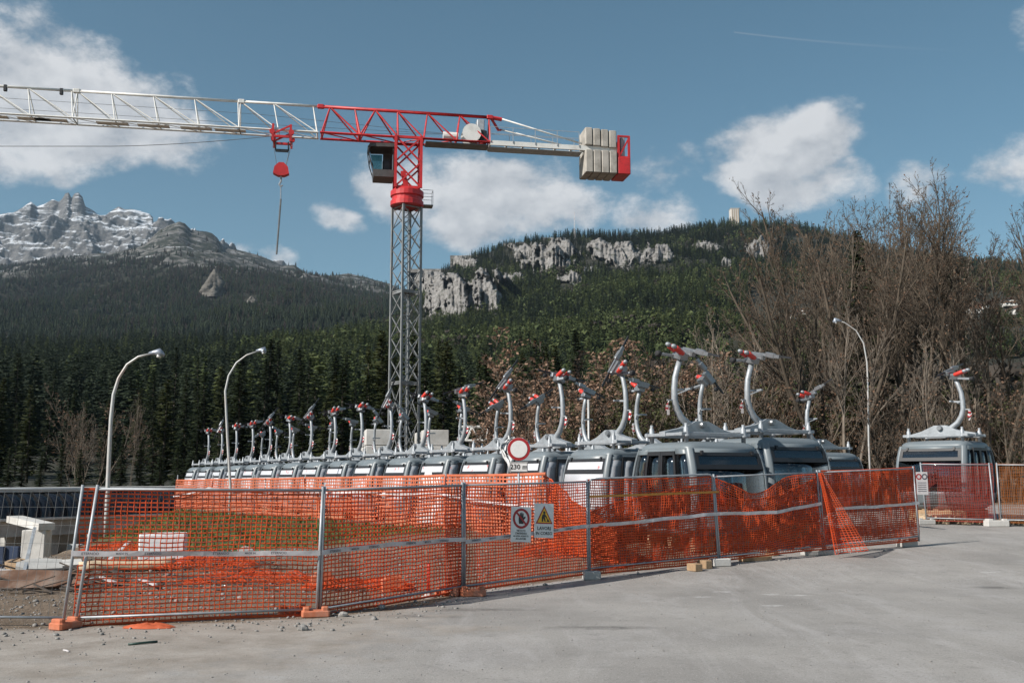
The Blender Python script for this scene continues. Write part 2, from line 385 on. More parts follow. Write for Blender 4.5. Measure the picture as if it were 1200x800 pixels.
text_specs = [('230 m', .13, 'sign_black'), ('LAVORI', .075, 'sign_black'), ('IN CORSO', .075, 'sign_black'), ('VIETATO', .04, 'sign_black'), ("L'INGRESSO", .04, 'sign_black'),
              ('AI NON ADDETTI', .034, 'sign_black'), ('AI LAVORI', .04, 'sign_black'), ('ETERNOO', .05, 'print_dark'), ('MADE IN', .04, 'print_dark')]
for q in text_specs: text_mesh(*q)

# ------------------------------------------------------------------ ground
N0 = Vector((GX(205, 52, 0), 52)); N1 = Vector((GX(640, 27.5, 0), 27.5))      # line of the far net
ND = (N1 - N0).normalized(); NN = Vector((ND.y, -ND.x))                           # NN points to the camera side
if NN.y > 0: NN = -NN
FENCE = [(85, 731, 14.4), (373, 723, 15.6), (543, 697, 18.3), (690, 676, 20.9), (843, 659, 23.0), (965, 645, 25.0), (1078, 632, 27.0)]
FB = [P(x, y, Y) for (x, y, Y) in FENCE]
def gh(X, Y):
    X = np.asarray(X, float); Y = np.asarray(Y, float)
    z = .036 * np.maximum(0, Y - 20) * sstep(-3, 6, X) * (1 - sstep(34, 60, Y) * .55)
    s = (X - N0.x) * NN.x + (Y - N0.y) * NN.y
    t = ((X - N0.x) * ND.x + (Y - N0.y) * ND.y) / (N1 - N0).length
    mound = np.where(s > 0, .50 * (1 - sstep(0, 12, s)), .50 - .24 * sstep(0, 2.5, -s)) * (1 - sstep(.86, 1.12, t)) * (1 - sstep(40, 70, -s))
    z = np.maximum(z, mound)
    pit = sstep(22.5, 26, Y) * sstep(0, 3.5, (-11.6 - (Y - 24) * .17) - X) * (1 - sstep(75, 95, Y))
    z = z - 2.4 * pit
    z = z + .03 * fbm2(X * .6, Y * .6, 3, 3) * sstep(0, 1.5, dirt_d(X, Y)) + .05 * fbm2(X * 1.7, Y * 1.7, 3, 8) * sstep(.3, 2, dirt_d(X, Y)) * (1 - pit)
    return z
FL = [(-60, 10.2), (-14, 13.0), (-6.6, 13.7), (-2.9, 14.8), (-1.5, 16.1), (-.45, 18.7), (2.6, 21.6), (8.3, 25.6), (11.6, 28.0), (13, 44), (30, 50), (80, 60)]
def dirt_d(X, Y):
    """> 0 behind the edge of the paved lot, in metres (roughly)"""
    xs = np.array([p[0] for p in FL]); ys = np.array([p[1] for p in FL])
    return (Y - np.interp(X, xs, ys)) * .8
def ghs(x, y): return float(gh(np.array([x]), np.array([y]))[0])

def make_ground():
    xs = np.unique(np.concatenate([np.linspace(-420, -60, 30), np.linspace(-60, -24, 50), np.linspace(-24, 24, 240), np.linspace(24, 60, 50), np.linspace(60, 420, 30)]))
    ys = np.unique(np.concatenate([np.linspace(-60, 6, 20), np.linspace(6, 40, 190), np.linspace(40, 90, 90), np.linspace(90, 420, 50)]))
    XX, YY = np.meshgrid(xs, ys); ZZ = gh(XX, YY)
    ZZ = ZZ + sstep(110, 330, YY) * 9 * 0 - 30 * sstep(300, 420, YY) * 0
    V = np.stack([XX, YY, ZZ], -1).reshape(-1, 3); nx = len(xs); ny = len(ys)
    i = np.arange(nx * ny).reshape(ny, nx); Fq = np.stack([i[:-1, :-1], i[:-1, 1:], i[1:, 1:], i[1:, :-1]], -1).reshape(-1, 4)
    M = bpy.data.materials.new('lot_ground'); M.use_nodes = True; MATS['lot_ground'] = M
    nt = M.node_tree; bs = nt.nodes['Principled BSDF']; N = nt.nodes.new; L = nt.links.new
    geo = N('ShaderNodeNewGeometry')
    def nz(scale, detail=6, rgh=.6, dist=0.0, sq=None):
        n = N('ShaderNodeTexNoise'); n.inputs['Scale'].default_value = scale; n.inputs['Detail'].default_value = detail; n.inputs['Roughness'].default_value = rgh; n.inputs['Distortion'].default_value = dist
        if sq:
            mp = N('ShaderNodeMapping'); mp.inputs['Scale'].default_value = sq; mp.inputs['Rotation'].default_value = (0, 0, -.55); L(geo.outputs['Position'], mp.inputs[0]); L(mp.outputs[0], n.inputs['Vector'])
        else: L(geo.outputs['Position'], n.inputs['Vector'])
        return n.outputs[0]
    def mr(s, a, b, c=0., d=1.):
        n = N('ShaderNodeMapRange'); L(s, n.inputs[0]); n.inputs[1].default_value = a; n.inputs[2].default_value = b; n.inputs[3].default_value = c; n.inputs[4].default_value = d; return n.outputs[0]
    def mix(f, a, b, bt='MIX'):
        n = N('ShaderNodeMixRGB'); n.blend_type = bt
        for k, q in enumerate((f, a, b)):
            if isinstance(q, tuple): n.inputs[k].default_value = (*q, 1)
            elif isinstance(q, float): n.inputs[k].default_value = q
            else: L(q, n.inputs[k])
        return n.outputs[0]
    def mth(op, a, b):
        n = N('ShaderNodeMath'); n.operation = op
        for k, q in enumerate((a, b)):
            if isinstance(q, (int, float)): n.inputs[k].default_value = q
            else: L(q, n.inputs[k])
        return n.outputs[0]
    at = N('ShaderNodeAttribute'); at.attribute_name = 'dirt'; ag = N('ShaderNodeAttribute'); ag.attribute_name = 'grass'; ad = N('ShaderNodeAttribute'); ad.attribute_name = 'dust'
    asph = mix(mr(nz(.35, 5, .6), .3, .7), (.222, .208, .194), (.345, .324, .302))
    asph = mix(mr(nz(1.1, 6, .7, 1.0, (1, .25, 1)), .48, .72, 0, .5), asph, (.42, .40, .39))       # dust drawn out by wheels
    asph = mix(mr(nz(2.3, 7, .7), .55, .75, 0, .6), asph, (.165, .155, .146))
    asph = mix(mr(nz(1.0, 5, .65, .6, (.16, 1.5, 1)), .5, .70, 0, .16), asph, (.215, .203, .195))
    asph = mix(mr(nz(24, 4, .8), .56, .66, 0, .85), asph, (.12, .113, .106))                            # grit
    asph = mix(mr(nz(42, 3, .7), .60, .68, 0, .8), asph, (.55, .53, .505))
    wp = N('ShaderNodeAttribute'); wp.attribute_name = 'paint'
    asph = mix(mr(mth('MULTIPLY', wp.outputs['Fac'], nz(9, 5, .7)), .30, .62, 0, .65), asph, (.72, .70, .69))
    oil = N('ShaderNodeAttribute'); oil.attribute_name = 'stain'
    asph = mix(mr(mth('MULTIPLY', oil.outputs['Fac'], nz(5, 6, .75)), .2, .5, 0, .75), asph, (.105, .098, .092))
    dust = mix(mr(nz(1.4, 8, .7), .35, .65), (.235, .205, .175), (.36, .325, .29))
    dust = mix(mr(nz(26, 5, .75), .55, .7, 0, .8), dust, (.11, .095, .08))
    dust = mix(mr(nz(33, 4, .75), .6, .72, 0, .8), dust, (.40, .385, .36))
    f1 = mr(mth('ADD', ad.outputs['Fac'], mth('MULTIPLY', mth('SUBTRACT', nz(1.3, 8, .72), .5), 1.6)), .35, .75)
    c1 = mix(f1, asph, dust)
    soil = mix(mr(nz(1.8, 8, .75), .3, .7), (.12, .084, .055), (.25, .19, .14))
    soil = mix(mr(nz(17, 5, .75), .58, .7, 0, .85), soil, (.34, .31, .275))
    soil = mix(mr(nz(11, 5, .75), .6, .72, 0, .9), soil, (.06, .046, .036))
    f2 = mr(mth('ADD', at.outputs['Fac'], mth('MULTIPLY', mth('SUBTRACT', nz(1.7, 8, .72), .5), .9)), .4, .62)
    c2 = mix(f2, c1, soil)
    grass = mix(mr(nz(2.6, 7, .7), .35, .65), (.045, .075, .016), (.12, .125, .038))
    f3 = mr(mth('ADD', ag.outputs['Fac'], mth('MULTIPLY', mth('SUBTRACT', nz(.9, 7, .7), .5), 1.7)), .52, .78)
    c3 = mix(f3, c2, grass)
    L(c3, bs.inputs['Base Color']); bs.inputs['Roughness'].default_value = .92; bs.inputs['Specular IOR Level'].default_value = .25
    b1 = N('ShaderNodeBump'); b1.inputs['Strength'].default_value = .5; b1.inputs['Distance'].default_value = .012; L(nz(38, 6, .7), b1.inputs['Height'])
    b2 = N('ShaderNodeBump'); b2.inputs['Distance'].default_value = .12; L(nz(5, 8, .7), b2.inputs['Height']); L(b1.outputs[0], b2.inputs['Normal'])
    L(mr(f2, 0, 1, .08, .8), b2.inputs['Strength']); L(b2.outputs[0], bs.inputs['Normal'])
    me = npmesh('ground', V, Fq, M, True)
    fx, fy = XX.ravel(), YY.ravel(); dd = dirt_d(fx, fy)
    s = (fx - N0.x) * NN.x + (fy - N0.y) * NN.y; t = ((fx - N0.x) * ND.x + (fy - N0.y) * ND.y) / (N1 - N0).length
    dirt = sstep(-.2, 1.0, dd) * (1 - .75 * sstep(2, 8, fx) * (1 - sstep(45, 60, fy)))
    # trodden earth along the front of the first panels, dust thinning out over the lot
    dust = np.clip(.95 - sstep(-.2, 6.5, -dd) * .8, 0, 1) * (1 - sstep(-3.5, 1.5, fx))
    dust = np.maximum(dust, .55 * np.exp(-((fx + .6) / 1.4) ** 2 - ((fy - 14.2) / 1.0) ** 2))
    pit = sstep(22.5, 26, fy) * sstep(0, 3.5, (-11.6 - (fy - 24) * .17) - fx)
    grass = sstep(11.5, 8.0, 0) + 0 * fx
    grass = (1 - sstep(7, 11.5, s)) * sstep(-.5, 1.5, s) * (1 - sstep(.8, 1.02, t)) * (1 - pit)
    grass = np.maximum(grass, sstep(75, 100, fy) * .35)
    paint = np.zeros_like(fx)
    for (px_, py_) in ((822, 699), (848, 693), (905, 696), (938, 697), (1160, 657), (905, 709)):
        tt = -tanel(py_); yy = EYE / tt if px_ < 1100 else (EYE - .3) / tt
        xx = GX(px_, yy); paint = np.maximum(paint, np.exp(-((fx - xx) / .34) ** 2 - ((fy - yy) / .2) ** 2))
    stain = np.zeros_like(fx)
    for (px_, py_, a, b) in ((1165, 688, .5, .35), (705, 735, 1.2, .2), (540, 714, 1.6, .25), (470, 722, 1.2, .3), (330, 735, 1.5, .3)):
        yy = EYE / -tanel(py_); xx = GX(px_, yy); stain = np.maximum(stain, np.exp(-((fx - xx) / a) ** 2 - ((fy - yy) / b) ** 2))
    for nm, arr in (('dirt', dirt), ('grass', grass), ('dust', dust), ('paint', paint), ('stain', stain)):
        a = me.attributes.new(nm, 'FLOAT', 'POINT'); a.data.foreach_set('value', np.ascontiguousarray(arr, dtype=np.float32))
    o = link('ground', me); tag(o, kind='structure')
make_ground()

# ------------------------------------------------------------------ hills and mountains (lofted in real distance)
class Loft:
    """surface through rows of (distance, height-in-view) over azimuth; height from the row's elevation angle"""
    def __init__(s, x0, x1, nx, rows, nr, amp, scale, seed, ridged=False, ampfun=None):
        xs = np.linspace(x0, x1, nx); T = np.linspace(0, len(rows) - 1, nr)
        D = np.array([[np.interp(x, r['dx'], r['d']) for r in rows] for x in xs]); Yp = np.array([[np.interp(x, r['x'], r['y']) for r in rows] for x in xs])
        ti = np.clip(T.astype(int), 0, len(rows) - 2); tf = T - ti
        d = D[:, ti] * (1 - tf) + D[:, ti + 1] * tf
        te = np.tan(TH + np.arctan((400 - Yp) / F)); te = te[:, ti] * (1 - tf) + te[:, ti + 1] * tf
        u = ((xs - 600) / F)[:, None]
        X = u * d * 1.0; Y = d * np.ones_like(u); Z = EYE + d * te
        a = amp * (ampfun(T / (len(rows) - 1)) if ampfun else 1.0)
        nzv = fbm2(X / scale, Y / scale, 6, seed, .55, ridged)
        Z = Z + nzv * a
        s.X, s.Y, s.Z, s.xs, s.T = X, Y, Z, xs, T
        s.V = np.stack([X, Y, Z], -1).reshape(-1, 3); i = np.arange(nx * nr).reshape(nx, nr)
        s.F = np.stack([i[:-1, :-1], i[1:, :-1], i[1:, 1:], i[:-1, 1:]], -1).reshape(-1, 4); s.nx, s.nr = nx, nr
    def at(s, fi, fj):
        i = np.clip(fi.astype(int), 0, s.nx - 2); j = np.clip(fj.astype(int), 0, s.nr - 2); a = fi - i; b = fj - j
        def bl(A): return (A[i, j] * (1 - a) + A[i + 1, j] * a) * (1 - b) + (A[i, j + 1] * (1 - a) + A[i + 1, j + 1] * a) * b
        return bl(s.X), bl(s.Y), bl(s.Z)
def topix(X, Y, Z):
    dz = Z - EYE; dep = Y * CT + dz * ST; up = -Y * ST + dz * CT
    return 600 + F * X / dep, 400 - F * up / dep

def rock_mat(name, rock, rock2, snow=None, veg=None, scale=1.0, snow_t=.55, veg_t=.6, wood=False):
    M = bpy.data.materials.new(name); M.use_nodes = True; MATS[name] = M
    nt = M.node_tree; bs = nt.nodes['Principled BSDF']; N = nt.nodes.new; L = nt.links.new
    geo = N('ShaderNodeNewGeometry')
    def nz(sc3, detail=8, rgh=.65):
        mp = N('ShaderNodeMapping'); mp.inputs['Scale'].default_value = sc3; L(geo.outputs['Position'], mp.inputs[0])
        n = N('ShaderNodeTexNoise'); n.inputs['Scale'].default_value = 1; n.inputs['Detail'].default_value = detail; n.inputs['Roughness'].default_value = rgh; L(mp.outputs[0], n.inputs['Vector']); return n.outputs[0]
    def mr(s, a, b, c=0., d=1.):
        n = N('ShaderNodeMapRange'); L(s, n.inputs[0]); n.inputs[1].default_value = a; n.inputs[2].default_value = b; n.inputs[3].default_value = c; n.inputs[4].default_value = d; return n.outputs[0]
    def mix(f, a, b):
        n = N('ShaderNodeMixRGB'); L(f, n.inputs[0])
        for k, q in ((1, a), (2, b)):
            if isinstance(q, tuple): n.inputs[k].default_value = (*q, 1)
            else: L(q, n.inputs[k])
        return n.outputs[0]
    k = scale
    col = mix(mr(nz((.02 * k, .02 * k, .05 * k)), .35, .65), rock, rock2)
    col = mix(mr(nz((.05 * k, .05 * k, .012 * k)), .55, .7, 0, .6), col, tuple(c * .5 for c in rock))
    if snow:
        sp = N('ShaderNodeSeparateXYZ'); L(geo.outputs['Normal'], sp.inputs[0])
        a = N('ShaderNodeMath'); a.operation = 'MULTIPLY_ADD'; L(nz((.004 * k, .004 * k, .035 * k), 8, .7), a.inputs[0]); a.inputs[1].default_value = 1.3; L(mr(sp.outputs[2], 0, 1, 0, .45), a.inputs[2])
        col = mix(mr(a.outputs[0], snow_t, snow_t + .12, 0, .95), col, snow)
    if veg:
        sp2 = N('ShaderNodeSeparateXYZ'); L(geo.outputs['Position'], sp2.inputs[0])
        col = mix(mr(nz((.011 * k, .011 * k, .02 * k), 8, .7), veg_t, veg_t + .08, 0, .95), col, veg)
    if wood:
        aw = N('ShaderNodeAttribute'); aw.attribute_name = 'wood'; col = mix(aw.outputs['Fac'], col, (.03, .03, .022))
    L(col, bs.inputs['Base Color']); bs.inputs['Roughness'].default_value = .95; bs.inputs['Specular IOR Level'].default_value = .1
    b = N('ShaderNodeBump'); b.inputs['Strength'].default_value = .9; b.inputs['Distance'].default_value = 14 / k; L(nz((.03 * k, .03 * k, .06 * k)), b.inputs['Height']); L(b.outputs[0], bs.inputs['Normal'])
rock_mat('dolomite', (.085, .085, .09), (.18, .175, .17), snow=(.66, .69, .73), scale=.9, snow_t=.985)
rock_mat('scree_slope', (.11, .105, .10), (.22, .21, .20), snow=(.6, .62, .65), veg=(.03, .034, .026), scale=1.6, snow_t=1.16, veg_t=.44, wood=True)
rock_mat('cliff_rock', (.15, .142, .134), (.33, .315, .30), veg=(.05, .055, .035), scale=4.0, veg_t=.56)
mat('forest_floor', (.020, .020, .012), .95, 0, var=.4, vscale=.02, coord='Object')
mat('meadow', (.17, .165, .075), .95, 0, var=.35, vscale=.03, dirt=(.24, .19, .13), dscale=.02, damt=.8)

def row(d, y, dx=None):
    """distance (number or (x, d) list) and height in view (number or (x, y) list)"""
    r = {}
    if isinstance(d, (int, float)): r['dx'], r['d'] = [0, 1], [d, d]
    else: r['dx'], r['d'] = [p[0] for p in d], [p[1] for p in d]
    if isinstance(y, (int, float)): r['x'], r['y'] = [0, 1], [y, y]
    else: r['x'], r['y'] = [p[0] for p in y], [p[1] for p in y]
    return r
def off(pts, k): return [(x, y + k) for (x, y) in pts]

R_L1 = [(-500, 280), (-200, 262), (-60, 258), (0, 250), (12, 243), (20, 237), (28, 243), (36, 240), (46, 234), (54, 237), (58, 233), (61, 227), (65, 226), (69, 233), (72, 227), (77, 226), (82, 231), (86, 242), (95, 247), (104, 253), (111, 254), (118, 248), (126, 243), (134, 246), (143, 246), (155, 249), (163, 251), (168, 256), (170, 268), (176, 276), (230, 290), (330, 330)]
L1 = Loft(-400, 330, 560, [row(5200, 380), row(5700, off([(-500, 315), (0, 303), (130, 300), (180, 290), (330, 335)], 12)), row(6300, [(-500, 300), (0, 282), (60, 272), (120, 275), (175, 278), (330, 330)]), row(7000, R_L1), row(7800, off(R_L1, 60))], 200, 150, 400, 11, True,
          lambda t: np.interp(t, [0, .2, .45, .70, .75, .78, 1], [.4, 1.0, 1.4, .55, .07, .3, 1]))
o = link('mountain', npmesh('mountain', L1.V, L1.F, 'dolomite')); tag(o, 'bare grey rock mountain with snow bands behind the wooded slope', kind='structure')
R_L2 = [(-500, 345), (-200, 325), (0, 313), (60, 303), (120, 297), (160, 285), (176, 269), (182, 266), (190, 262), (200, 259), (207, 262), (215, 270), (228, 272), (240, 275), (247, 280), (253, 290), (262, 293), (280, 296), (295, 300), (310, 306), (325, 313), (340, 312), (347, 317), (356, 324), (380, 324), (405, 322), (425, 326), (445, 332), (460, 340), (500, 360), (600, 390)]
L2 = Loft(-420, 600, 520, [row(950, 500), row(1800, 392), row(2700, [(-500, 375), (0, 355), (200, 345), (330, 352), (450, 368), (600, 400)]), row(3600, [(-500, 350), (0, 328), (120, 312), (200, 298), (250, 305), (330, 325), (450, 348), (600, 395)]), row(4400, R_L2), row(5200, off(R_L2, 40))], 170, 60, 420, 23, True,
          lambda t: np.interp(t, [0, .4, .7, .8, .83, 1], [.5, 1, .8, .22, .3, 1]))
L2TOP = ([-500, 0, 60, 130, 200, 260, 330, 400, 460], [330, 318, 308, 303, 303, 309, 320, 334, 345])
me = npmesh('wooded_mountain', L2.V, L2.F, 'scree_slope'); a_ = me.attributes.new('wood', 'FLOAT', 'POINT'); px_, py_ = topix(L2.X, L2.Y, L2.Z)
a_.data.foreach_set('value', np.ascontiguousarray(sstep(-2, 14, py_ - np.interp(px_, *L2TOP) + 12 * fbm2(L2.X / 160, L2.Y / 160, 3, 4)).ravel() * .95, dtype=np.float32))
o = link('wooded_mountain', me); tag(o, kind='structure')
R_R = [(250, 425), (330, 410), (400, 396), (455, 385), (475, 362), (490, 338), (505, 326), (530, 312), (560, 300), (600, 287), (640, 281), (670, 279), (720, 279), (770, 277), (820, 270), (860, 266), (920, 264), (960, 271), (1050, 296), (1120, 306), (1200, 312), (1500, 330)]
RH = Loft(240, 1500, 560, [row(380, 540), row(700, [(240, 440), (600, 425), (900, 405), (1500, 400)]), row(1050, [(240, 432), (500, 402), (700, 370), (900, 352), (1100, 352), (1500, 362)]), row(1500, [(240, 430), (455, 393), (500, 372), (600, 338), (800, 318), (950, 316), (1100, 332), (1500, 350)]), row(1950, R_R), row(2400, off(R_R, 40))], 190, 26, 210, 37, True,
          lambda t: np.interp(t, [0, .3, .6, .77, .8, .83, 1], [.3, .7, .8, .2, .08, .2, 1]))
o = link('wooded_hill', npmesh('wooded_hill', RH.V, RH.F, 'forest_floor')); tag(o, kind='structure')
R_V = [(-500, 420), (0, 412), (150, 408), (300, 405), (450, 408), (600, 418), (800, 440), (1000, 440), (1500, 445)]
VS = Loft(-900, 2100, 320, [row(112, 577), row(170, 553), row(300, [(-500, 505), (0, 500), (450, 490), (700, 510), (1000, 515), (1500, 515)]), row(550, [(-500, 455), (0, 448), (450, 440), (700, 462), (1000, 468), (1500, 470)]), row(950, R_V), row(1250, off(R_V, 28))], 90, 6, 70, 51, False, lambda t: np.interp(t, [0, .2, 1], [.02, .6, 1]))
o = link('valley_slope', npmesh('valley_slope', VS.V, VS.F, 'forest_floor')); tag(o, kind='structure')

# limestone faces standing out of the wooded hill
CLIFFS = [(530, 353, 40, 27), (508, 335, 24, 16), (566, 345, 26, 26), (612, 296, 18, 9), (642, 306, 30, 18), (658, 296, 18, 14), (706, 296, 20, 14), (724, 302, 16, 16), (742, 300, 26, 14), (772, 300, 16, 12),
          (892, 292, 17, 15), (851, 311, 8, 8), (664, 326, 16, 10), (545, 308, 14, 7), (600, 328, 15, 8), (690, 318, 10, 7), (832, 290, 20, 8)]
def surf_at(L, x, y):
    pxs, pys = topix(L.X, L.Y, L.Z); d2 = (pxs - x) ** 2 + (pys - y) ** 2; k = np.unravel_index(np.argmin(d2), d2.shape)
    return Vector((L.X[k], L.Y[k], L.Z[k]))
RPX, RPY = topix(RH.X, RH.Y, RH.Z)
RJ = slice(int(.25 * RH.nr), int(.82 * RH.nr))
def hill_depth(x, y):
    sub = np.abs(RH.xs - x).argmin(); i0, i1 = max(0, sub - 6), min(RH.nx, sub + 7)
    d2 = (RPX[i0:i1, RJ] - x) ** 2 + (RPY[i0:i1, RJ] - y) ** 2; return float(RH.Y[i0:i1, RJ].ravel()[d2.argmin()])
for ci, (cx, cy, rx, ry) in enumerate(CLIFFS):
    nx, nz_ = int(16 + rx * 1.4), int(12 + ry * 1.4); V = []
    for j in range(nz_):
        w_ = j / (nz_ - 1) * 2 - 1
        for i in range(nx):
            u_ = i / (nx - 1) * 2 - 1; x = cx + u_ * rx * 1.25; y = cy - w_ * ry * 1.25
            d0 = hill_depth(x, y); db = hill_depth(x, cy + ry); dt = hill_depth(x, cy - ry)
            rad = sqrt(u_ * u_ + w_ * w_) / 1.0
            nv_ = mnoise.fractal(Vector((u_ * rx * .085 + ci * 5.3, w_ * ry * .055 + u_ * rx * .02, ci)), .7, 2.1, 5); nf = mnoise.fractal(Vector((u_ * rx * .32, w_ * ry * .05 + 7, ci * 2.1)), .6, 2.1, 4)
            ms = float(sstep(0, .32, .86 - rad + .55 * nv_)); t = (w_ + 1) / 2
            dc = db + .22 * (dt - db) * t + (15 * nv_ + 8 * nf) * min(1, ry / 14)
            d = d0 + 10 - ms * max(12, d0 + 10 - min(dc, d0 - 2)); p = P(x, y, d); V.append(p)
    Fq = [(j * nx + i, j * nx + i + 1, (j + 1) * nx + i + 1, (j + 1) * nx + i) for j in range(nz_ - 1) for i in range(nx - 1)]
    o = link('cliff', npmesh('cliff', V, Fq, 'cliff_rock')); tag(o, kind='structure')
# the rock thumb on the wooded mountain
def rock_tower(cx, cy, w, h, d, name, seed, label):
    c = surf_at(L2, cx, cy); d = c.y; s_ = d / F; n, m_ = 28, 26; V = []; Fq = []
    for j in range(m_):
        t = j / (m_ - 1); zz = c.z + (t - .12) * h * s_ * 1.12
        for k in range(n):
            a = 2 * pi * k / n; r = (1 - t ** 1.3 * .92) * w * s_ * (.66 + .32 * mnoise.fractal(Vector((cos(a) * 1.5, sin(a) * 1.5, t * 1.6 + seed)), .7, 2.2, 5))
            V.append((c.x + r * cos(a) + (t * .12 - .02) * w * s_, c.y + r * sin(a) * .8, zz))
    for j in range(m_ - 1):
        for k in range(n): k2 = (k + 1) % n; Fq.append((j * n + k, j * n + k2, (j + 1) * n + k2, (j + 1) * n + k))
    o = link(name, npmesh(name, V, Fq, 'scree_dark')); tag(o, label, kind='structure')
rock_mat('scree_dark', (.10, .092, .08), (.19, .175, .155), veg=(.04, .042, .03), scale=3.0, veg_t=.8)
rock_tower(248, 346, 25, 32, 3050, 'rock_spire', 3, 'dark rock spire standing out of the wooded mountain')
rock_tower(293, 356, 12, 10, 3000, 'rock_outcrop', 8, 'small pale outcrop beside the rock spire')

# ------------------------------------------------------------------ conifers: far ones as masses, near ones one by one
def conifer_mat(name, a, b, rnd=.5):
    M = bpy.data.materials.new(name); M.use_nodes = True; MATS[name] = M
    nt = M.node_tree; bs = nt.nodes['Principled BSDF']; N = nt.nodes.new; L = nt.links.new
    oi = N('ShaderNodeObjectInfo'); tc = N('ShaderNodeTexCoord'); nz = N('ShaderNodeTexNoise'); nz.inputs['Scale'].default_value = 1.1; nz.inputs['Detail'].default_value = 4; L(tc.outputs['Object'], nz.inputs['Vector'])
    mx = N('ShaderNodeMixRGB'); L(oi.outputs['Random'], mx.inputs[0]); mx.inputs[1].default_value = (*a, 1); mx.inputs[2].default_value = (*b, 1)
    mr = N('ShaderNodeMapRange'); L(nz.outputs[0], mr.inputs[0]); mr.inputs[1].default_value = .3; mr.inputs[2].default_value = .7; mr.inputs[3].default_value = 1 - rnd; mr.inputs[4].default_value = 1 + rnd
    mu = N('ShaderNodeVectorMath'); mu.operation = 'SCALE'; L(mx.outputs[0], mu.inputs[0]); L(mr.outputs[0], mu.inputs['Scale'])
    L(mu.outputs[0], bs.inputs['Base Color']); bs.inputs['Roughness'].default_value = .8; bs.inputs['Specular IOR Level'].default_value = .2
    t = N('ShaderNodeBsdfTranslucent'); L(mu.outputs[0], t.inputs[0]); ms = N('ShaderNodeMixShader'); ms.inputs[0].default_value = .2
    L(bs.outputs[0], ms.inputs[1]); L(t.outputs[0], ms.inputs[2]); L(ms.outputs[0], nt.nodes['Material Output'].inputs[0])
conifer_mat('spruce_far', (.021, .031, .020), (.044, .060, .033), .35)
conifer_mat('larch_far', (.058, .080, .030), (.105, .124, .046), .3)
conifer_mat('brown_far', (.045, .038, .032), (.070, .058, .048))
conifer_mat('spruce_near', (.014, .021, .009), (.026, .036, .013), .45)
conifer_mat('larch_near', (.024, .031, .010), (.044, .050, .016), .4)

def far_conifer(seed, m, wide=.17, tiers=6):
    rs = random.Random(seed); mb = MB(); n = 7
    for k in range(tiers):
        t = k / tiers; z0 = .06 + .92 * t; r = wide * (1 - t) ** .85 + .012; z1 = min(1.0, z0 + .34 * (1 - t) + .1)
        a0 = rs.random() * 6; vs = [(rs.uniform(-.01, .01), rs.uniform(-.01, .01), z1)]
        for q in range(n * 2):
            a = a0 + pi * q / n; rr = r * (rs.uniform(.85, 1.25) if q % 2 == 0 else rs.uniform(.45, .65)); vs.append((rr * cos(a), rr * sin(a), z0 - (.05 if q % 2 == 0 else 0) * rs.random()))
        mb.add(vs, [(0, 1 + q, 1 + (q + 1) % (2 * n)) for q in range(2 * n)])
    return mb.mesh('far_conifer', m)
def far_broad(seed, m):
    rs = random.Random(seed); mb = MB()
    for k in range(26):
        a = rs.random() * 2 * pi; z = rs.uniform(.25, 1); r = .28 * sqrt(max(0, 1 - ((z - .6) / .42) ** 2)) * rs.uniform(.5, 1)
        c = Vector((r * cos(a), r * sin(a), z)); q = rs.uniform(.07, .13)
        d = [Vector((rs.uniform(-1, 1), rs.uniform(-1, 1), rs.uniform(-1, 1))).normalized() * q for _ in range(4)]
        mb.add([c + e for e in d], [(0, 1, 2), (0, 2, 3), (0, 3, 1), (1, 3, 2)])
    mb.path([(0, 0, 0), (0, 0, .5)], [.02, .012], 4, False)
    return mb.mesh('far_broadleaf', m)
def near_conifer(seed, m, H=20.0, wide=3.0, larch=False, coarse=1.0):
    rs = random.Random(seed); mb = MB(); z = H * (.06 if not larch else .10); up = Vector((0, 0, 1))
    while z < H * .985:
        t = z / H; Lm = wide * (1 - t) ** .8 * (1 if not larch else (.55 + .6 * min(1, t * 3)))
        nb = int((7 if not larch else 6) / coarse ** .3)
        for k in range(nb):
            a = rs.random() * 2 * pi; Lb = Lm * rs.uniform(.6, 1.18) + .12
            d = Vector((cos(a), sin(a), 0)); p = Vector((0, 0, z + rs.uniform(-.15, .15)))
            droop = rs.uniform(.15, .5) if not larch else rs.uniform(-.1, .3); side = d.cross(up)
            ns = max(2, int(Lb / (.38 * coarse))); prev = None
            for q in range(ns + 1):
                f = q / ns; c = p + d * (Lb * f) + up * (-droop * Lb * f * f * .9 + .12 * Lb * f + (.12 * Lb * max(0, f - .7) if not larch else 0))
                w = (.20 * coarse + .34 * Lb * (1 - f) * .35) * rs.uniform(.7, 1.3)
                if prev is not None:
                    for sg in (-1, 1):                     # sprays of needles hanging to both sides
                        tip = c + side * (sg * w * 1.25) + d * (w * .7) - up * (w * rs.uniform(.15, .9)); tip2 = prev + side * (sg * w * .35) - up * (w * rs.uniform(.3, 1.0))
                        mb.add([prev, c, tip, tip2], [(0, 1, 2), (0, 2, 3)])
                prev = c
        z += (.36 + .30 * (1 - t)) * (1 if not larch else .9) * coarse
    crown = mb.mesh('crown', m)
    tr = MB(); tr.path([(0, 0, -.6), (.05, 0, H * .3), (-.03, .05, H * .7), (0, 0, H * .97)], [H * .015, H * .012, H * .006, .015], 7, True)
    trunk = tr.mesh('trunk', 'bark_dark', True)
    return crown, trunk
PROTO = {}
for nm, me in (('spruce_a', far_conifer(1, 'spruce_far', .15, 7)), ('spruce_b', far_conifer(2, 'spruce_far', .19, 6)), ('larch_a', far_conifer(3, 'larch_far', .2, 6)), ('larch_b', far_broad(4, 'larch_far')), ('brown_a', far_conifer(5, 'brown_far', .15, 6)), ('brown_b', far_broad(6, 'brown_far'))):
    PROTO[nm] = bpy.data.objects.new('proto_' + nm, me)
def unit(me, H):
    me.transform(Matrix.Scale(1 / H, 4)); return me
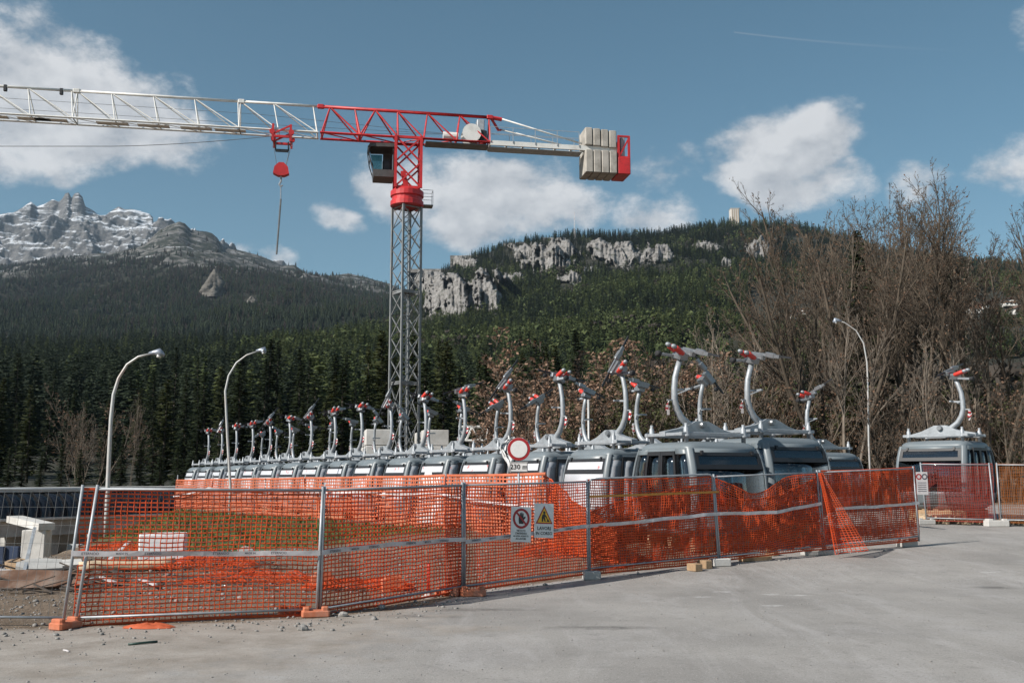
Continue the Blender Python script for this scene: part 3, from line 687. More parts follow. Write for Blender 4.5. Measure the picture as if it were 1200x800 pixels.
for nm, a in (('fir_a', (61, 'spruce_far', 20, 2.9, False, 2.0)), ('fir_b', (62, 'spruce_far', 20, 3.5, False, 2.0)), ('fir_c', (63, 'larch_far', 20, 3.3, True, 1.9)), ('fir_d', (64, 'larch_far', 20, 2.8, True, 1.9))):
    PROTO[nm] = bpy.data.objects.new('proto_' + nm, unit(near_conifer(*a)[0], 20.0))

def forest(name, pts, scl, kinds, label):
    """one mass of far trees: points carry a size, a turn and a kind; geometry nodes set the trees"""
    pts = np.asarray(pts, dtype=np.float32); n = len(pts)
    me = bpy.data.meshes.new(name); me.vertices.add(n); me.vertices.foreach_set('co', pts.ravel())
    rs = np.random.RandomState(len(name) + n)
    for an, arr in (('size', np.asarray(scl)), ('turn', rs.uniform(0, 6.28, n)), ('fat', rs.uniform(.8, 1.3, n))):
        a = me.attributes.new(an, 'FLOAT', 'POINT'); a.data.foreach_set('value', np.ascontiguousarray(arr, dtype=np.float32))
    names = sorted(set(kinds)); idx = np.array([names.index(k) for k in kinds], dtype=np.int32)
    a = me.attributes.new('which', 'INT', 'POINT'); a.data.foreach_set('value', idx)
    o = link(name, me); tag(o, label, kind='stuff')
    ng = bpy.data.node_groups.new(name, 'GeometryNodeTree')
    ng.interface.new_socket('Geometry', in_out='INPUT', socket_type='NodeSocketGeometry'); ng.interface.new_socket('Geometry', in_out='OUTPUT', socket_type='NodeSocketGeometry')
    N = ng.nodes.new; L = ng.links.new; gi = N('NodeGroupInput'); go = N('NodeGroupOutput'); jn = N('GeometryNodeJoinGeometry')
    def attr(nm, typ):
        q = N('GeometryNodeInputNamedAttribute'); q.data_type = typ; q.inputs[0].default_value = nm; return q.outputs[0]
    size = attr('size', 'FLOAT'); fat = attr('fat', 'FLOAT'); turn = attr('turn', 'FLOAT'); which = attr('which', 'INT')
    cs = N('ShaderNodeCombineXYZ'); mm = N('ShaderNodeMath'); mm.operation = 'MULTIPLY'; L(size, mm.inputs[0]); L(fat, mm.inputs[1])
    L(mm.outputs[0], cs.inputs[0]); L(mm.outputs[0], cs.inputs[1]); L(size, cs.inputs[2])
    cr = N('ShaderNodeCombineXYZ'); L(turn, cr.inputs[2])
    for k, nm in enumerate(names):
        ob = N('GeometryNodeObjectInfo'); ob.inputs[0].default_value = PROTO[nm]; ob.inputs['As Instance'].default_value = False
        cmp_ = N('FunctionNodeCompare'); cmp_.data_type = 'INT'; cmp_.operation = 'EQUAL'; L(which, cmp_.inputs[2]); cmp_.inputs[3].default_value = k
        ip = N('GeometryNodeInstanceOnPoints'); L(gi.outputs[0], ip.inputs['Points']); L(cmp_.outputs[0], ip.inputs['Selection']); L(ob.outputs['Geometry'], ip.inputs['Instance'])
        L(cr.outputs[0], ip.inputs['Rotation']); L(cs.outputs[0], ip.inputs['Scale']); L(ip.outputs[0], jn.inputs[0])
    L(jn.outputs[0], go.inputs[0])
    md = o.modifiers.new('trees', 'NODES'); md.node_group = ng
    return o
def scatter(L, n, seed, jlo, jhi, keep):
    rs = np.random.RandomState(seed); fi = rs.uniform(0, L.nx - 1, n); fj = rs.uniform(jlo * (L.nr - 1), jhi * (L.nr - 1), n)
    X, Y, Z = L.at(fi, fj); px_, py_ = topix(X, Y, Z); ok = keep(X, Y, Z, px_, py_, rs) & (px_ > -430) & (px_ < 1530)
    return X[ok], Y[ok], Z[ok], px_[ok], py_[ok], rs
def no_cliff(px_, py_):
    ok = np.ones(len(px_), bool)
    for (cx, cy, rx, ry) in CLIFFS:
        ok &= ((px_ - cx) / (rx * .82)) ** 2 + ((py_ - 3 - cy) / (ry * .9)) ** 2 > 1
    return ok
# right-hand hill
X, Y, Z, px_, py_, rs = scatter(RH, 52000, 5, .16, .84, lambda X, Y, Z, a, b, r: (no_cliff(a, b) | (r.rand(len(a)) < .34)) & (fbm2(X / 75, Y / 75, 4, 21) > -.42 + .25 * r.rand(len(a))) & ~((a > 880) & (a < 1500) & (b > 343) & (b < 398) & (fbm2(X / 60, Y / 60, 3, 9) > -.45)))
low = np.clip((py_ - 300) / 90, 0, 1); pl = np.clip(.08 + .75 * low + .75 * fbm2(X / 150, Y / 150, 3, 2), 0, .95); q = rs.rand(len(X)); q2 = rs.rand(len(X)); br = (fbm2(X / 90, Y / 90, 3, 33) > .42) & (q2 < .5)
kinds = np.where(br, np.where(q < .5, 'brown_b', 'larch_b'), np.where(q < pl, np.where(q2 < .45, 'fir_c', np.where(q2 < .75, 'fir_d', 'larch_b')), np.where(q2 < .5, 'fir_a', 'fir_b')))
forest('hill_forest', np.stack([X, Y, Z - 1], -1), rs.uniform(8, 23, len(X)) * (1 + .3 * fbm2(X / 60, Y / 60, 3, 12)) * np.where(np.char.endswith(kinds, '_b') & (kinds != 'fir_b'), .8, 1), kinds, 'mixed spruce and larch wood covering the hill with pale cliffs')
# left-hand wooded mountain
def keepL2(X, Y, Z, a, b, r):
    dens = np.clip((b - np.interp(a, *L2TOP)) / 16 + .35 + .8 * fbm2(X / 160, Y / 160, 3, 4), .02, 1)
    return (r.rand(len(a)) < dens) & (((a - 250) / 13) ** 2 + ((b - 338) / 20) ** 2 > 1) & ((np.abs(a - 293) > 8) | (np.abs(b - 354) > 7))
X, Y, Z, px_, py_, rs = scatter(L2, 95000, 6, .0, .84, keepL2)
hi = np.clip((372 - py_) / 60, 0, 1); q = rs.rand(len(X)); q2 = rs.rand(len(X))
kinds = np.where(q < .12 + .55 * hi, 'brown_a', np.where(q2 < .45, 'spruce_a', np.where(q2 < .9, 'spruce_b', 'fir_c')))
forest('mountain_forest', np.stack([X, Y, Z - 1], -1), rs.uniform(8, 24, len(X)), kinds, 'dark conifer wood covering the slope under the rock mountain')
# valley slope in between
X, Y, Z, px_, py_, rs = scatter(VS, 26000, 7, .12, .93, lambda X, Y, Z, a, b, r: (Y > 215) & ~((a > 800) & (b > 440) & (r.rand(len(a)) < .5)) & (r.rand(len(a)) < np.clip(Y / 480, .3, 1)))
low = np.clip((px_ - 250) / 250, 0, 1); q = rs.rand(len(X)); q2 = rs.rand(len(X)); pl = .12 + .42 * low + .3 * fbm2(X / 60, Y / 60, 3, 2)
kinds = np.where(q < pl, np.where(q2 < .5, 'fir_c', 'fir_d'), np.where(q2 < .5, 'fir_a', 'fir_b'))
kinds = np.where((px_ > 760) & (q2 < .5), 'brown_b', kinds)
forest('valley_forest', np.stack([X, Y, Z - .5], -1), rs.uniform(14, 23, len(X)), kinds, 'dense dark conifer wood rising from the valley floor')

# ------------------------------------------------------------------ near conifers, each its own tree
CON = [near_conifer(11, 'spruce_near', 20, 2.7), near_conifer(12, 'spruce_near', 22, 3.3), near_conifer(13, 'spruce_near', 19, 2.4), near_conifer(14, 'larch_near', 19, 2.9, True), near_conifer(15, 'larch_near', 21, 2.6, True)]
rs = random.Random(77)
def vs_height(X, Y):
    if Y <= 112: return ghs(X, Y)
    k = int(np.argmin((VS.X - X) ** 2 + (VS.Y - Y) ** 2)); return max(0.0, float(VS.Z.ravel()[k]))
def conifer(px_, Y, ytop, v, rs):
    X = GX(px_, Y, 1); z = min(vs_height(X, Y), 20); top = ZY(ytop, Y); base = max(0, z - .3)
    larch = v >= 3
    r = empty('larch_tree' if larch else 'spruce_tree', (X, Y, base), rs.random() * 6.28)
    H0 = (20, 22, 19, 19, 21)[v]; s = max(8.0, (top - base)) / H0; w = s * rs.uniform(.75, 1.55); r.scale = (w, w * rs.uniform(.85, 1.15), s); r.rotation_euler = (rs.uniform(-.04, .04), rs.uniform(-.04, .04), rs.random() * 6.28)
    link('crown', CON[v][0], r); link('trunk', CON[v][1], r)
    if larch: tag(r, 'yellowish green larch in the dark wood behind the row of gondola cabins', 'tree', 'larches in the wood behind the gondolas')
    else: tag(r, 'dark green spruce in the wood behind the row of gondola cabins', 'tree', 'spruces in the wood behind the gondolas')
prof = [(-80, 420), (0, 432), (40, 428), (75, 452), (100, 470), (150, 470), (165, 440), (190, 428), (225, 415), (260, 424), (300, 420), (350, 408), (400, 414), (440, 408), (480, 412), (520, 404), (560, 402), (600, 392), (660, 392), (720, 398)]
pxs, pys = [p[0] for p in prof], [p[1] for p in prof]
for layer, (Y0, Y1, n, dy) in enumerate(((122, 146, 30, 24), (150, 180, 34, 8), (185, 225, 36, -4))):
    for k in range(n):
        x = -60 + (740) * (k + rs.uniform(.1, .9)) / n
        Y = rs.uniform(Y0, Y1)
        if layer == 0 and (20 < x < 160): continue
        if layer < 2 and 52 < x < 74 : continue
        v = rs.choice([0, 1, 2, 0, 1, 3, 4] if x < 420 else [0, 1, 3, 4, 3, 4, 2])
        conifer(x, Y, np.interp(x, pxs, pys) + dy + rs.choice([rs.uniform(-20, 10), rs.uniform(0, 45)]), v, rs)
for k, x in enumerate((-40, -15, 8, 24, 46, 70, 92, 118, 140, 163, 186, 206, 228, 255)):
    Y = 92 + (k * 7 % 5) * 4.5; X = GX(x, Y); r = empty('spruce_tree', (X, Y, ghs(X, Y) - .2), k); sz = (ZY(rs.uniform(505, 535), Y) - ghs(X, Y)) / 20; r.scale = (sz * 1.5, sz * 1.5, sz)
    link('crown', CON[k % 3][0], r); link('trunk', CON[k % 3][1], r); tag(r, 'low bushy spruce at the edge of the wood behind the vaulted tunnel', 'tree', 'low spruces behind the tunnel')
for x, Y, yt in ((1020, 66, 262), (1036, 68, 305), (1002, 68, 340), (955, 90, 390), (1140, 95, 400)):
    X = GX(x, Y); r = empty('spruce_tree', (X, Y, ghs(X, Y) - .2), rs.random() * 6); s = (ZY(yt, Y) - ghs(X, Y)) / 20; r.scale = (s * .9, s * .9, s)
    link('crown', CON[0][0], r); link('trunk', CON[0][1], r)
    tag(r, {1020: 'tall dark spruce standing among the bare trees, its top against the sky', 1036: 'dark spruce right beside the tall spruce among the bare trees', 1002: 'dark spruce left of the tall spruce, below its crown', 955: 'low spruce half hidden by twigs behind the second dark cabin', 1140: 'low spruce behind the lone gondola cabin at the right'}[x], 'tree', 'spruces among the bare trees')

# ------------------------------------------------------------------ bare trees and scrub
def grow(seed, H, stems=3, spread=.25, depth=4, leaves=0, leafsize=.09, r0=.16, dens=1.0, low=.25, droop=0.0):
    rs = random.Random(seed); wood = MB(); leaf = MB(); tips = []
    def rv(): return Vector((rs.uniform(-1, 1), rs.uniform(-1, 1), rs.uniform(-1, 1)))
    def branch(p, d, L, r, lev):
        n = max(3, int(L / (.9 if lev == 0 else .55 if lev == 1 else .4))); n = min(n, 14 if lev == 0 else 7)
        pts = [p.copy()]; rad = [r]; dirs = [d.copy()]; end = r * (.30 if lev == 0 else .25)
        for i in range(n):
            d = (d + rv() * (.09 if lev == 0 else .16) + Vector((0, 0, .085 if lev else .04)) - Vector((0, 0, droop * lev * .03))).normalized()
            p = p + d * (L / n); pts.append(p.copy()); dirs.append(d.copy()); f = (i + 1) / n; rad.append(max(.010, r + (end - r) * f))
        wood.path(pts, rad, 6 if lev == 0 else 4 if lev == 1 else 3, False)
        if lev < depth:
            k = int((L * (.95 if lev == 0 else 1.5 if lev == 1 else 2.2)) * dens) + 2
            k = min(k, 22 if lev == 0 else 9 if lev == 1 else 6 if lev == 2 else 4)
            for q in range(k):
                f = (low if lev == 0 else .18) + (1 - (low if lev == 0 else .18)) * (q + rs.random()) / k
                i = min(n - 1, int(f * n)); a = f * n - i; pp = pts[i].lerp(pts[i + 1], a); dd = dirs[i]
                side = dd.cross(rv()).normalized(); ang = rs.uniform(.35, .85) if lev else rs.uniform(.3, .7)
                nd = (dd * cos(ang) + side * sin(ang)).normalized()
                Lb = L * (1 - f * .62) * rs.uniform(.26, .50) if lev == 0 else L * (1 - f * .5) * rs.uniform(.34, .58)
                branch(pp, nd, Lb, max(.011, rad[i] * rs.uniform(.42, .62)), lev + 1)
        if lev >= 2 and leaves:
            for q in range(int(leaves) + (rs.random() < leaves - int(leaves))):
                c = pts[rs.randrange(1, len(pts))] + rv() * .12; a = rv().normalized() * leafsize * rs.uniform(.6, 1.4); b = a.cross(rv()).normalized() * leafsize * rs.uniform(.4, .9)
                leaf.add([c - a, c + b, c + a, c - b], [(0, 1, 2, 3)])
    for s_ in range(stems):
        a = 2 * pi * (s_ + rs.random() * .6) / stems; lean = spread * rs.uniform(.3, 1.1) if stems > 1 else spread * .2
        d = Vector((cos(a) * lean, sin(a) * lean, 1)).normalized(); hh = H * rs.uniform(.72, 1.0) if stems > 1 else H
        branch(Vector((cos(a) * .25 * (stems > 1), sin(a) * .25 * (stems > 1), -.3)), d, hh * .92, r0 * rs.uniform(.7, 1.1), 0)
    return wood, leaf
BT = {}
def bare(key, name, lm='dead_leaf', wm='bark', **k):
    w, l = grow(**k); BT[key] = (w.mesh('branches', wm, True), l.mesh('leaves', lm) if l.v else None, float(np.percentile([p[2] for p in w.v], 99.9)), name)
bare('big_a', 'bare_tree', wm='bark_mix', seed=3, H=20, stems=7, spread=.50, depth=4, low=.3, leaves=.16, leafsize=.07, r0=.21, dens=1.05)
bare('big_b', 'bare_tree', wm='bark_mix', seed=9, H=21, stems=3, spread=.24, depth=4, leaves=.16, leafsize=.07, r0=.21, dens=1.1, low=.5)
bare('big_c', 'bare_tree', wm='bark_mix', seed=14, H=20, stems=4, spread=.30, depth=4, leaves=.16, leafsize=.07, r0=.21, dens=1.1, low=.45)
bare('mid_a', 'bare_tree', seed=21, H=12, stems=5, spread=.42, depth=3, leaves=.12, r0=.10, dens=1.3, wm='bark_pale')
bare('mid_b', 'bare_tree', seed=25, H=11, stems=4, spread=.5, depth=3, leaves=.35, r0=.09, dens=1.4)
bare('birch', 'bare_tree', seed=31, H=15, stems=2, spread=.15, depth=3, leaves=.12, r0=.12, dens=1.2, wm='bark_pale', low=.4)
bare('scrub_a', 'brown_shrub', seed=41, H=6.0, stems=8, spread=.55, depth=3, leaves=3, leafsize=.055, r0=.045, dens=1.5, lm='dead_leaf_pale', low=.15)
bare('scrub_b', 'green_shrub', seed=44, H=5.5, stems=8, spread=.6, depth=3, leaves=3.4, leafsize=.055, r0=.045, dens=1.5, lm='leaf_green', low=.1)
bare('scrub_c', 'bare_shrub', seed=47, H=5.5, stems=9, spread=.6, depth=3, leaves=.6, leafsize=.05, r0=.045, dens=1.5, lm='dead_leaf', low=.1)
def put_tree(key, x, Y, ytop, label, group=None, rz=0, wide=1.0):
    w, l, H, name = BT[key]; X = GX(x, Y, 1); z = ghs(X, Y) if Y <= 112 else min(20, vs_height(X, Y))
    s = (ZY(ytop, Y) - z) / H; r = empty(name, (X, Y, z - .1), rz); r.scale = (s * wide, s * wide, s)
    link('branches', w, r)
    if l: link('leaves', l, r)
    tag(r, label, 'tree' if 'tree' in name else 'shrub', group)
G1 = 'tall bare trees on the right'
put_tree('big_a', 985, 60, 208, 'wide bare tree of many spreading stems in front of the tall spruce', G1, 3.6, .9)
put_tree('big_b', 1078, 63, 215, 'tallest slender bare tree right of the tall spruce', G1, 1.0, .95)
put_tree('big_c', 1165, 58, 222, 'bare tree with pale crown at the right edge of the picture', G1, 2.1, .95)
put_tree('big_c', 1215, 64, 240, 'bare tree cut off by the right edge, thinner than its neighbour', G1, 4.0, .9)
put_tree('big_b', 1048, 72, 232, 'bare tree behind and left of the tallest slender one', G1, 3.0, .9)
put_tree('big_a', 1000, 76, 225, 'bare spreading tree behind the wide many-stemmed one', G1, 2.6, 1.0)
put_tree('big_b', 1118, 70, 222, 'bare tree between the tallest slender one and the pale-crowned one', G1, 5.2, 1.1)
put_tree('birch', 1128, 66, 285, 'thin bare tree behind the lone gondola cabin', G1, .2, 1.1)
G2 = 'smaller bare trees behind the gondolas'
put_tree('mid_a', 842, 56, 355, 'small bare tree with pale stems behind the first dark cabin', G2, .3, 1.0)
put_tree('mid_b', 880, 62, 380, 'small bare tree between the pale-stemmed tree and the wide tree', G2, 1.9, 1.2)
put_tree('mid_b', 760, 70, 395, 'small bare tree with brown leaves above the tallest hanger arms', G2, 4.2, 1.2)
put_tree('mid_b', 1045, 54, 430, 'small bare tree right of the third street lamp', G2, .8, 1.0)
put_tree('birch', 1000, 54, 330, 'thin pale bare trunk just left of the third street lamp', G2, 2.8, 1.0)
put_tree('mid_a', 1100, 56, 380, 'small bare tree straight behind the lone cabin hanger', G2, 5.0, 1.0)
put_tree('mid_b', 1190, 54, 400, 'small bare tree low at the right edge', G2, 2.0, 1.1)
put_tree('mid_b', 108, 104, 452, 'brown bare bushy tree left of the first street lamp', None, 1.0, 1.25)
put_tree('mid_a', 90, 112, 470, 'thin bare tree at the left, behind the tunnel roof', None, 2.0, 1.0)
put_tree('birch', 152, 110, 455, 'single thin dead trunk right of the first street lamp', None, 2.0, .35)
G3 = 'scrub behind the gondola cabins'
rs = random.Random(5)
k = 0
SH = [('scrub_a', 640, 58, 430, 'dry-leaved shrub left of the round sign, behind the hanger arms'), ('scrub_a', 672, 62, 408, 'tallest dry-leaved shrub, above the round sign'), ('scrub_a', 708, 66, 396, 'pinkish brown shrub above the cabin right of the round sign'), ('scrub_a', 615, 54, 458, 'low dry-leaved shrub at the left end of the thicket'), ('scrub_a', 760, 68, 400, 'dry-leaved shrub behind the tallest pair of hangers'), ('scrub_a', 893, 66, 440, 'dry-leaved shrub behind the gap between the two dark cabins'), ('scrub_a', 990, 68, 440, 'dry-leaved shrub under the wide bare tree'), ('scrub_a', 1180, 62, 450, 'dry-leaved shrub low at the right edge'),
      ('scrub_b', 742, 58, 418, 'olive green shrub right of the tallest dry-leaved one'), ('scrub_b', 700, 54, 455, 'low olive green shrub behind the cabin right of the round sign'), ('scrub_b', 790, 62, 430, 'olive green shrub behind the nearest dark cabin'), ('scrub_b', 850, 60, 445, 'olive green shrub behind the second dark cabin hanger'), ('scrub_b', 940, 62, 450, 'olive green shrub right of the second dark cabin'), ('scrub_b', 1050, 66, 450, 'olive green shrub between the right street lamp and the lone cabin'), ('scrub_b', 1145, 62, 445, 'olive green shrub behind the lone cabin'),
      ('scrub_c', 815, 58, 440, None), ('scrub_c', 870, 64, 430, None), ('scrub_c', 918, 58, 455, None), ('scrub_c', 965, 64, 450, None), ('scrub_c', 1022, 60, 460, None), ('scrub_c', 1072, 60, 460, None), ('scrub_c', 1110, 64, 455, None), ('scrub_c', 1200, 66, 440, None), ('scrub_c', 730, 76, 405, None), ('scrub_c', 660, 84, 405, None), ('scrub_c', 860, 86, 425, None), ('scrub_c', 960, 88, 425, None), ('scrub_c', 1040, 88, 430, None), ('scrub_c', 1130, 86, 430, None)]
for (key, x, Y, yt, lab) in SH:
    put_tree(key, x, Y, yt + rs.uniform(-5, 5), lab or 'leafless brown shrub in the thicket behind the gondola cabins', {'scrub_a': 'dry-leaved shrubs', 'scrub_b': 'olive green shrubs', 'scrub_c': 'leafless shrubs'}[key], rs.random() * 6, rs.uniform(1.1, 1.5))

# ------------------------------------------------------------------ tower crane
def make_crane():
    Yc = 63.0; zj = ZY(165, Yc); X0 = GX(478, Yc, zj); ang = atan2(-.176, -.984)
    root = empty('tower_crane', (X0, Yc, 0), ang)                    # local +x runs out along the jib
    tag(root, 'red and white flat-top tower crane on a grey lattice mast', 'crane')
    jx, jy = cos(ang), sin(ang)
    def jt(x, z):
        u = (x - 600) / F; dz = z - EYE; return (u * (Yc * CT + dz * ST) - X0) / (jx - u * jy * CT)
    Zt = ZY(243, Yc); Zr = ZY(221, Yc); w = 1.36; hw = w / 2
    # mast: sections of four legs with crossed braces
    mrot = radians(38) - ang
    def sect(z0, z1, nb, lw, bw, m, nm, rot, hw=hw, cross=True):
        me_leg = MB().box((0, 0, (z1 - z0) / 2), (lw, lw, z1 - z0)).mesh('leg', m)
        so = empty(nm, (0, 0, z0), rot); so.parent = root
        for z in (.06, z1 - z0 - .06):
            sec = MB()
            for (a, b) in (((-1, -1), (1, -1)), ((1, -1), (1, 1)), ((1, 1), (-1, 1)), ((-1, 1), (-1, -1))): sec.beam((a[0] * (hw - lw / 2), a[1] * (hw - lw / 2), z), (b[0] * (hw - lw / 2), b[1] * (hw - lw / 2), z), bw, bw * 1.6)
            sec.build('ring_frame', m, so)
        for (sx, sy) in ((-1, -1), (1, -1), (1, 1), (-1, 1)): link('leg', me_leg, so, (sx * hw, sy * hw, 0))
        bh = (z1 - z0 - .12) / nb
        br = {}
        for k in (0, 1):
            br[k] = MB().beam((-hw * (1 if k == 0 else -1), 0, 0), (hw * (1 if k == 0 else -1), 0, bh), bw).mesh('brace', m)
        for side in range(4):
            for i in range(nb):
                ks = (0, 1) if cross else ((i + side) % 2,)
                for k in ks:
                    o = link('brace', br[k], so); o.rotation_euler = (0, 0, side * pi / 2)
                    a = side * pi / 2; o.location = (sin(a) * (hw - .02 - .03 * k), -cos(a) * (hw - .02 - .03 * k), .06 + i * bh)
        return so
    z = Zt; n = 0
    zs = [Zt, ZY(343, Yc), ZY(449, Yc), .8]
    for i in range(3):
        so = sect(zs[i + 1], zs[i], 4 if i < 2 else 3, .125, .048, 'mast_light', 'mast_section', mrot)
        ld = MB(); h = zs[i] - zs[i + 1]
        for sx in (-.2, .2): ld.beam((sx, .15, 0), (sx, .15, h), .04)
        zz = .2
        while zz < h: ld.beam((-.2, .15, zz), (.2, .15, zz), .03); zz += .3
        ld.build('ladder', 'galv_dull', so)
        pl = MB(); pl.box((.15, .25, .12), (.9, .8, .05)); pl.build('platform', 'galv_dull', so)
    # base cross, ballast
    for a in (0, pi / 2):
        MB().beam((-2.6, 0, .6), (2.6, 0, .6), .35, .5).build('base_beam', 'mast_grey', root).rotation_euler = (0, 0, mrot + a)
    bz0 = ZY(531, Yc); bz1 = ZY(505, Yc)
    for (sx, sy) in ((-1, -1), (1, -1), (1, 1), (-1, 1)):
        for k in range(4):
            h = (bz1 - 1.0) / 4; b = MB().cbox((sx * 1.75, sy * 1.75, 1.0 + h * (k + .5)), (1.55, 1.55, h - .03), .05).build('ballast_block', 'concrete_pale', root); b.rotation_euler = (0, 0, radians(12) - ang)
    # slewing ring
    MB().lathe([(.95, 0), (1.08, .05), (1.08, .35), (.98, .4), (.98, .62), (1.08, .68), (1.08, 1.0), (.9, 1.15)], 24, (0, 0, Zt)).build('slewing_ring', 'crane_red', root)
    for sx in (-1, 1): MB().cbox((sx * .75, -.95, Zt + .35), (.35, .45, .6), .05).build('slewing_motor', 'crane_red', root)
    pl = MB(); pl.box((-1.35, -.3, Zt + .2), (.7, .8, .05)); pl.build('access_platform', 'mast_grey', root)
    rl = MB()
    for yy in (-.7, .1):
        rl.beam((-1.68, yy, Zt + .2), (-1.68, yy, Zt + 1.2), .03); rl.beam((-1.0, yy, Zt + 1.2), (-1.68, yy, Zt + 1.2), .03); rl.beam((-1.0, yy, Zt + .75), (-1.68, yy, Zt + .75), .025)
    rl.beam((-1.68, -.7, Zt + 1.2), (-1.68, .1, Zt + 1.2), .03); rl.build('handrail', 'galv_dull', root)
    # red tower head, one bay of crossed braces each side
    th = sect(Zt + 1.1, zj + .05, 2, .17, .10, 'crane_red', 'tower_head', 0, hw=.82)
    MB().beam((0, 0, Zt + 1.1), (.3, 0, Zt + 2.4), .28, .3).build('slewing_post', 'crane_red', root)
    # operator's cab hanging on the jib side
    cz = ZY(207, Yc); c0 = (1.65, -.55)
    pf = [(.95, cz + .05), (2.15, cz + .05), (2.45, cz + 1.0), (2.55, cz + 1.75), (2.3, cz + 1.95), (.95, cz + 1.95)]
    cabn = MB()
    def edge(pts, y, r=.06):
        for i in range(len(pts)): a, b = pts[i], pts[(i + 1) % len(pts)]; cabn.beam((a[0], y, a[1]), (b[0], y, b[1]), r)
    edge(pf, -1.35); edge(pf, .1)
    for (a, b) in pf: cabn.beam((a, -1.35, b), (a, .1, b), .06)
    co = cabn.build('cab_frame', 'cab_dark', root)
    MB().prism([(.9, cz - .12), (2.2, cz - .12), (2.25, cz + .35), (.9, cz + .35)], -1.4, .15).build('cab_base', 'cab_dark', root)
    MB().prism([(.85, cz + 1.9), (2.6, cz + 1.85), (2.45, cz + 2.08), (.85, cz + 2.15)], -1.45, .2).build('cab_roof', 'cab_dark', root)
    MB().prism([(1.6, cz + .4), (2.2, cz + .4), (2.5, cz + 1.78), (1.6, cz + 1.8)], -1.36, -1.34).build('cab_window', 'cab_glass', root)
    MB().prism([(.95, cz + .4), (1.55, cz + .4), (1.55, cz + 1.85), (.95, cz + 1.85)], -1.36, -1.3).build('cab_side_panel', 'cab_dark', root)
    MB().add([(2.2, -1.33, cz + .4), (2.2, .08, cz + .4), (2.52, .08, cz + 1.8), (2.52, -1.33, cz + 1.8), (2.19, -1.33, cz + .4), (2.19, .08, cz + .4), (2.51, .08, cz + 1.8), (2.51, -1.33, cz + 1.8)], [(0, 1, 2, 3), (7, 6, 5, 4)]).build('cab_windscreen', 'cab_glass', root)
    MB().cbox((1.35, -.6, cz + .7), (.5, .5, .9), .06).build('cab_seat', 'black', root)
    # jib: triangular truss, one chord above, two below
    hj = 1.95; bw2 = .62; ztop = zj + hj
    def truss(x0, x1, nodes, m, nm, cr=.075, br=.045, rear=False, h=hj):
        tp = MB().path([(x0, 0, zj + h), (x1, 0, zj + h)], cr * 1.25, 6).build(nm, m, root, True)
        for sy in (-1, 1): MB().path([(x0, sy * bw2, zj), (x1, sy * bw2, zj)], cr, 4).build('bottom_chord', m, tp)
        MB().cbox((x1, 0, zj + h), (.42, .26, .26), .04).build('chord_joint', m, tp)
        for i, (tx, bx) in enumerate(nodes):
            for sy in (-1, 1):
                MB().path([(tx, 0, zj + h), (bx, sy * bw2, zj)], br, 5, False).build('brace', m, tp, True)
            MB().path([(bx, -bw2, zj), (bx, bw2, zj)], br, 5, False).build('cross_bar', m, tp, True)
        for i in range(len(nodes) - 1):
            for sy in (-1, 1):
                a, b = (nodes[i], nodes[i + 1])
                p, q = ((b[0], a[1]) if not rear else (a[0], b[1]))
                MB().path([(p, 0, zj + h), (q, sy * bw2, zj)], br, 5, False).build('brace', m, tp, True)
            MB().path([(nodes[i][1], -bw2, zj), (nodes[i + 1][1], bw2, zj)], br * .8, 4, False).build('brace', m, tp, True)
        return tp
    T = lambda x: jt(x, ztop); Bt = lambda x: jt(x, zj)
    truss(T(576), T(376), [(T(466), Bt(466)), (T(440), Bt(422)), (T(416), Bt(421)), (T(387), Bt(377))], 'crane_red', 'jib_section', .085, .055)
    truss(T(466), T(574), [(T(466), Bt(466)), (T(501), Bt(496)), (T(539), Bt(534)), (T(573), Bt(573))], 'crane_red', 'jib_section', .085, .05, True)
    # white sections
    def white(xa, xb, tops, bots):
        return truss(T(xa), T(xb), list(zip([T(q) for q in tops], [Bt(q) for q in bots])), 'crane_white', 'jib_section', .07, .04)
    white(374, 283, [367, 321, 282], [372, 327, 281]); white(282, 90, [279, 228, 180, 131, 91], [281, 234, 187, 137, 88]); white(89, -90, [84, 33, -18, -66, -90], [88, 39, -12, -60, -88])
    for xx in (230, 180, 132, 40, -10, 60, 270): MB().box((Bt(xx), 0, zj + .0), (1.9, .55, .04)).build('walkway_panel', 'crane_white', root)
    # counter-jib
    e0, e1 = Bt(573), Bt(722); zc = zj + .0
    for sy in (-1, 1): MB().beam((e0, sy * .62, zc - .02), (e1, sy * .62, zc - .02), .14, .32).build('counter_jib_beam', 'crane_white', root)
    kx = e0
    while kx > Bt(690):
        MB().beam((kx, -.6, zc - .12), (kx, .6, zc - .12), .12).build('counter_jib_crossbar', 'crane_white', root); kx -= 1.1
    MB().box(((e0 + Bt(680)) / 2, 0, zc - .26), (abs(e0 - Bt(680)), 1.0, .04)).build('counter_jib_walkway', 'galv_dull', root)
    ap = T(588)
    MB().path([(T(574), 0, ztop), (ap, 0, ztop - .1)], .13, 6).build('tie_anchor', 'crane_red', root); MB().path([(T(576), 0, ztop - .1), (T(585), -.3, ztop - .75), (ap, -.35, ztop - .7)], .09, 6).build('tie_anchor', 'crane_red', root)
    for sy in (-1, 1):
        MB().path([(ap, sy * .25 - .1, ztop - .12 - (.55 if sy < 0 else 0)), (Bt(680), sy * .55, zc + .3)], .055, 6).build('tie_bar', 'crane_white', root, True)
    for sy in (-1, 1):
        rl = MB(); kx = e0
        while kx > Bt(676): rl.beam((kx, sy * .72, zc), (kx, sy * .72, zc + 1.05), .035); kx -= 1.5
        rl.beam((e0, sy * .72, zc + 1.05), (Bt(676), sy * .72, zc + 1.05), .03); rl.beam((e0, sy * .72, zc + .6), (Bt(676), sy * .72, zc + .6), .025); rl.build('handrail', 'galv_dull', root)
    b0, b1 = Bt(682), Bt(719); nb = 4
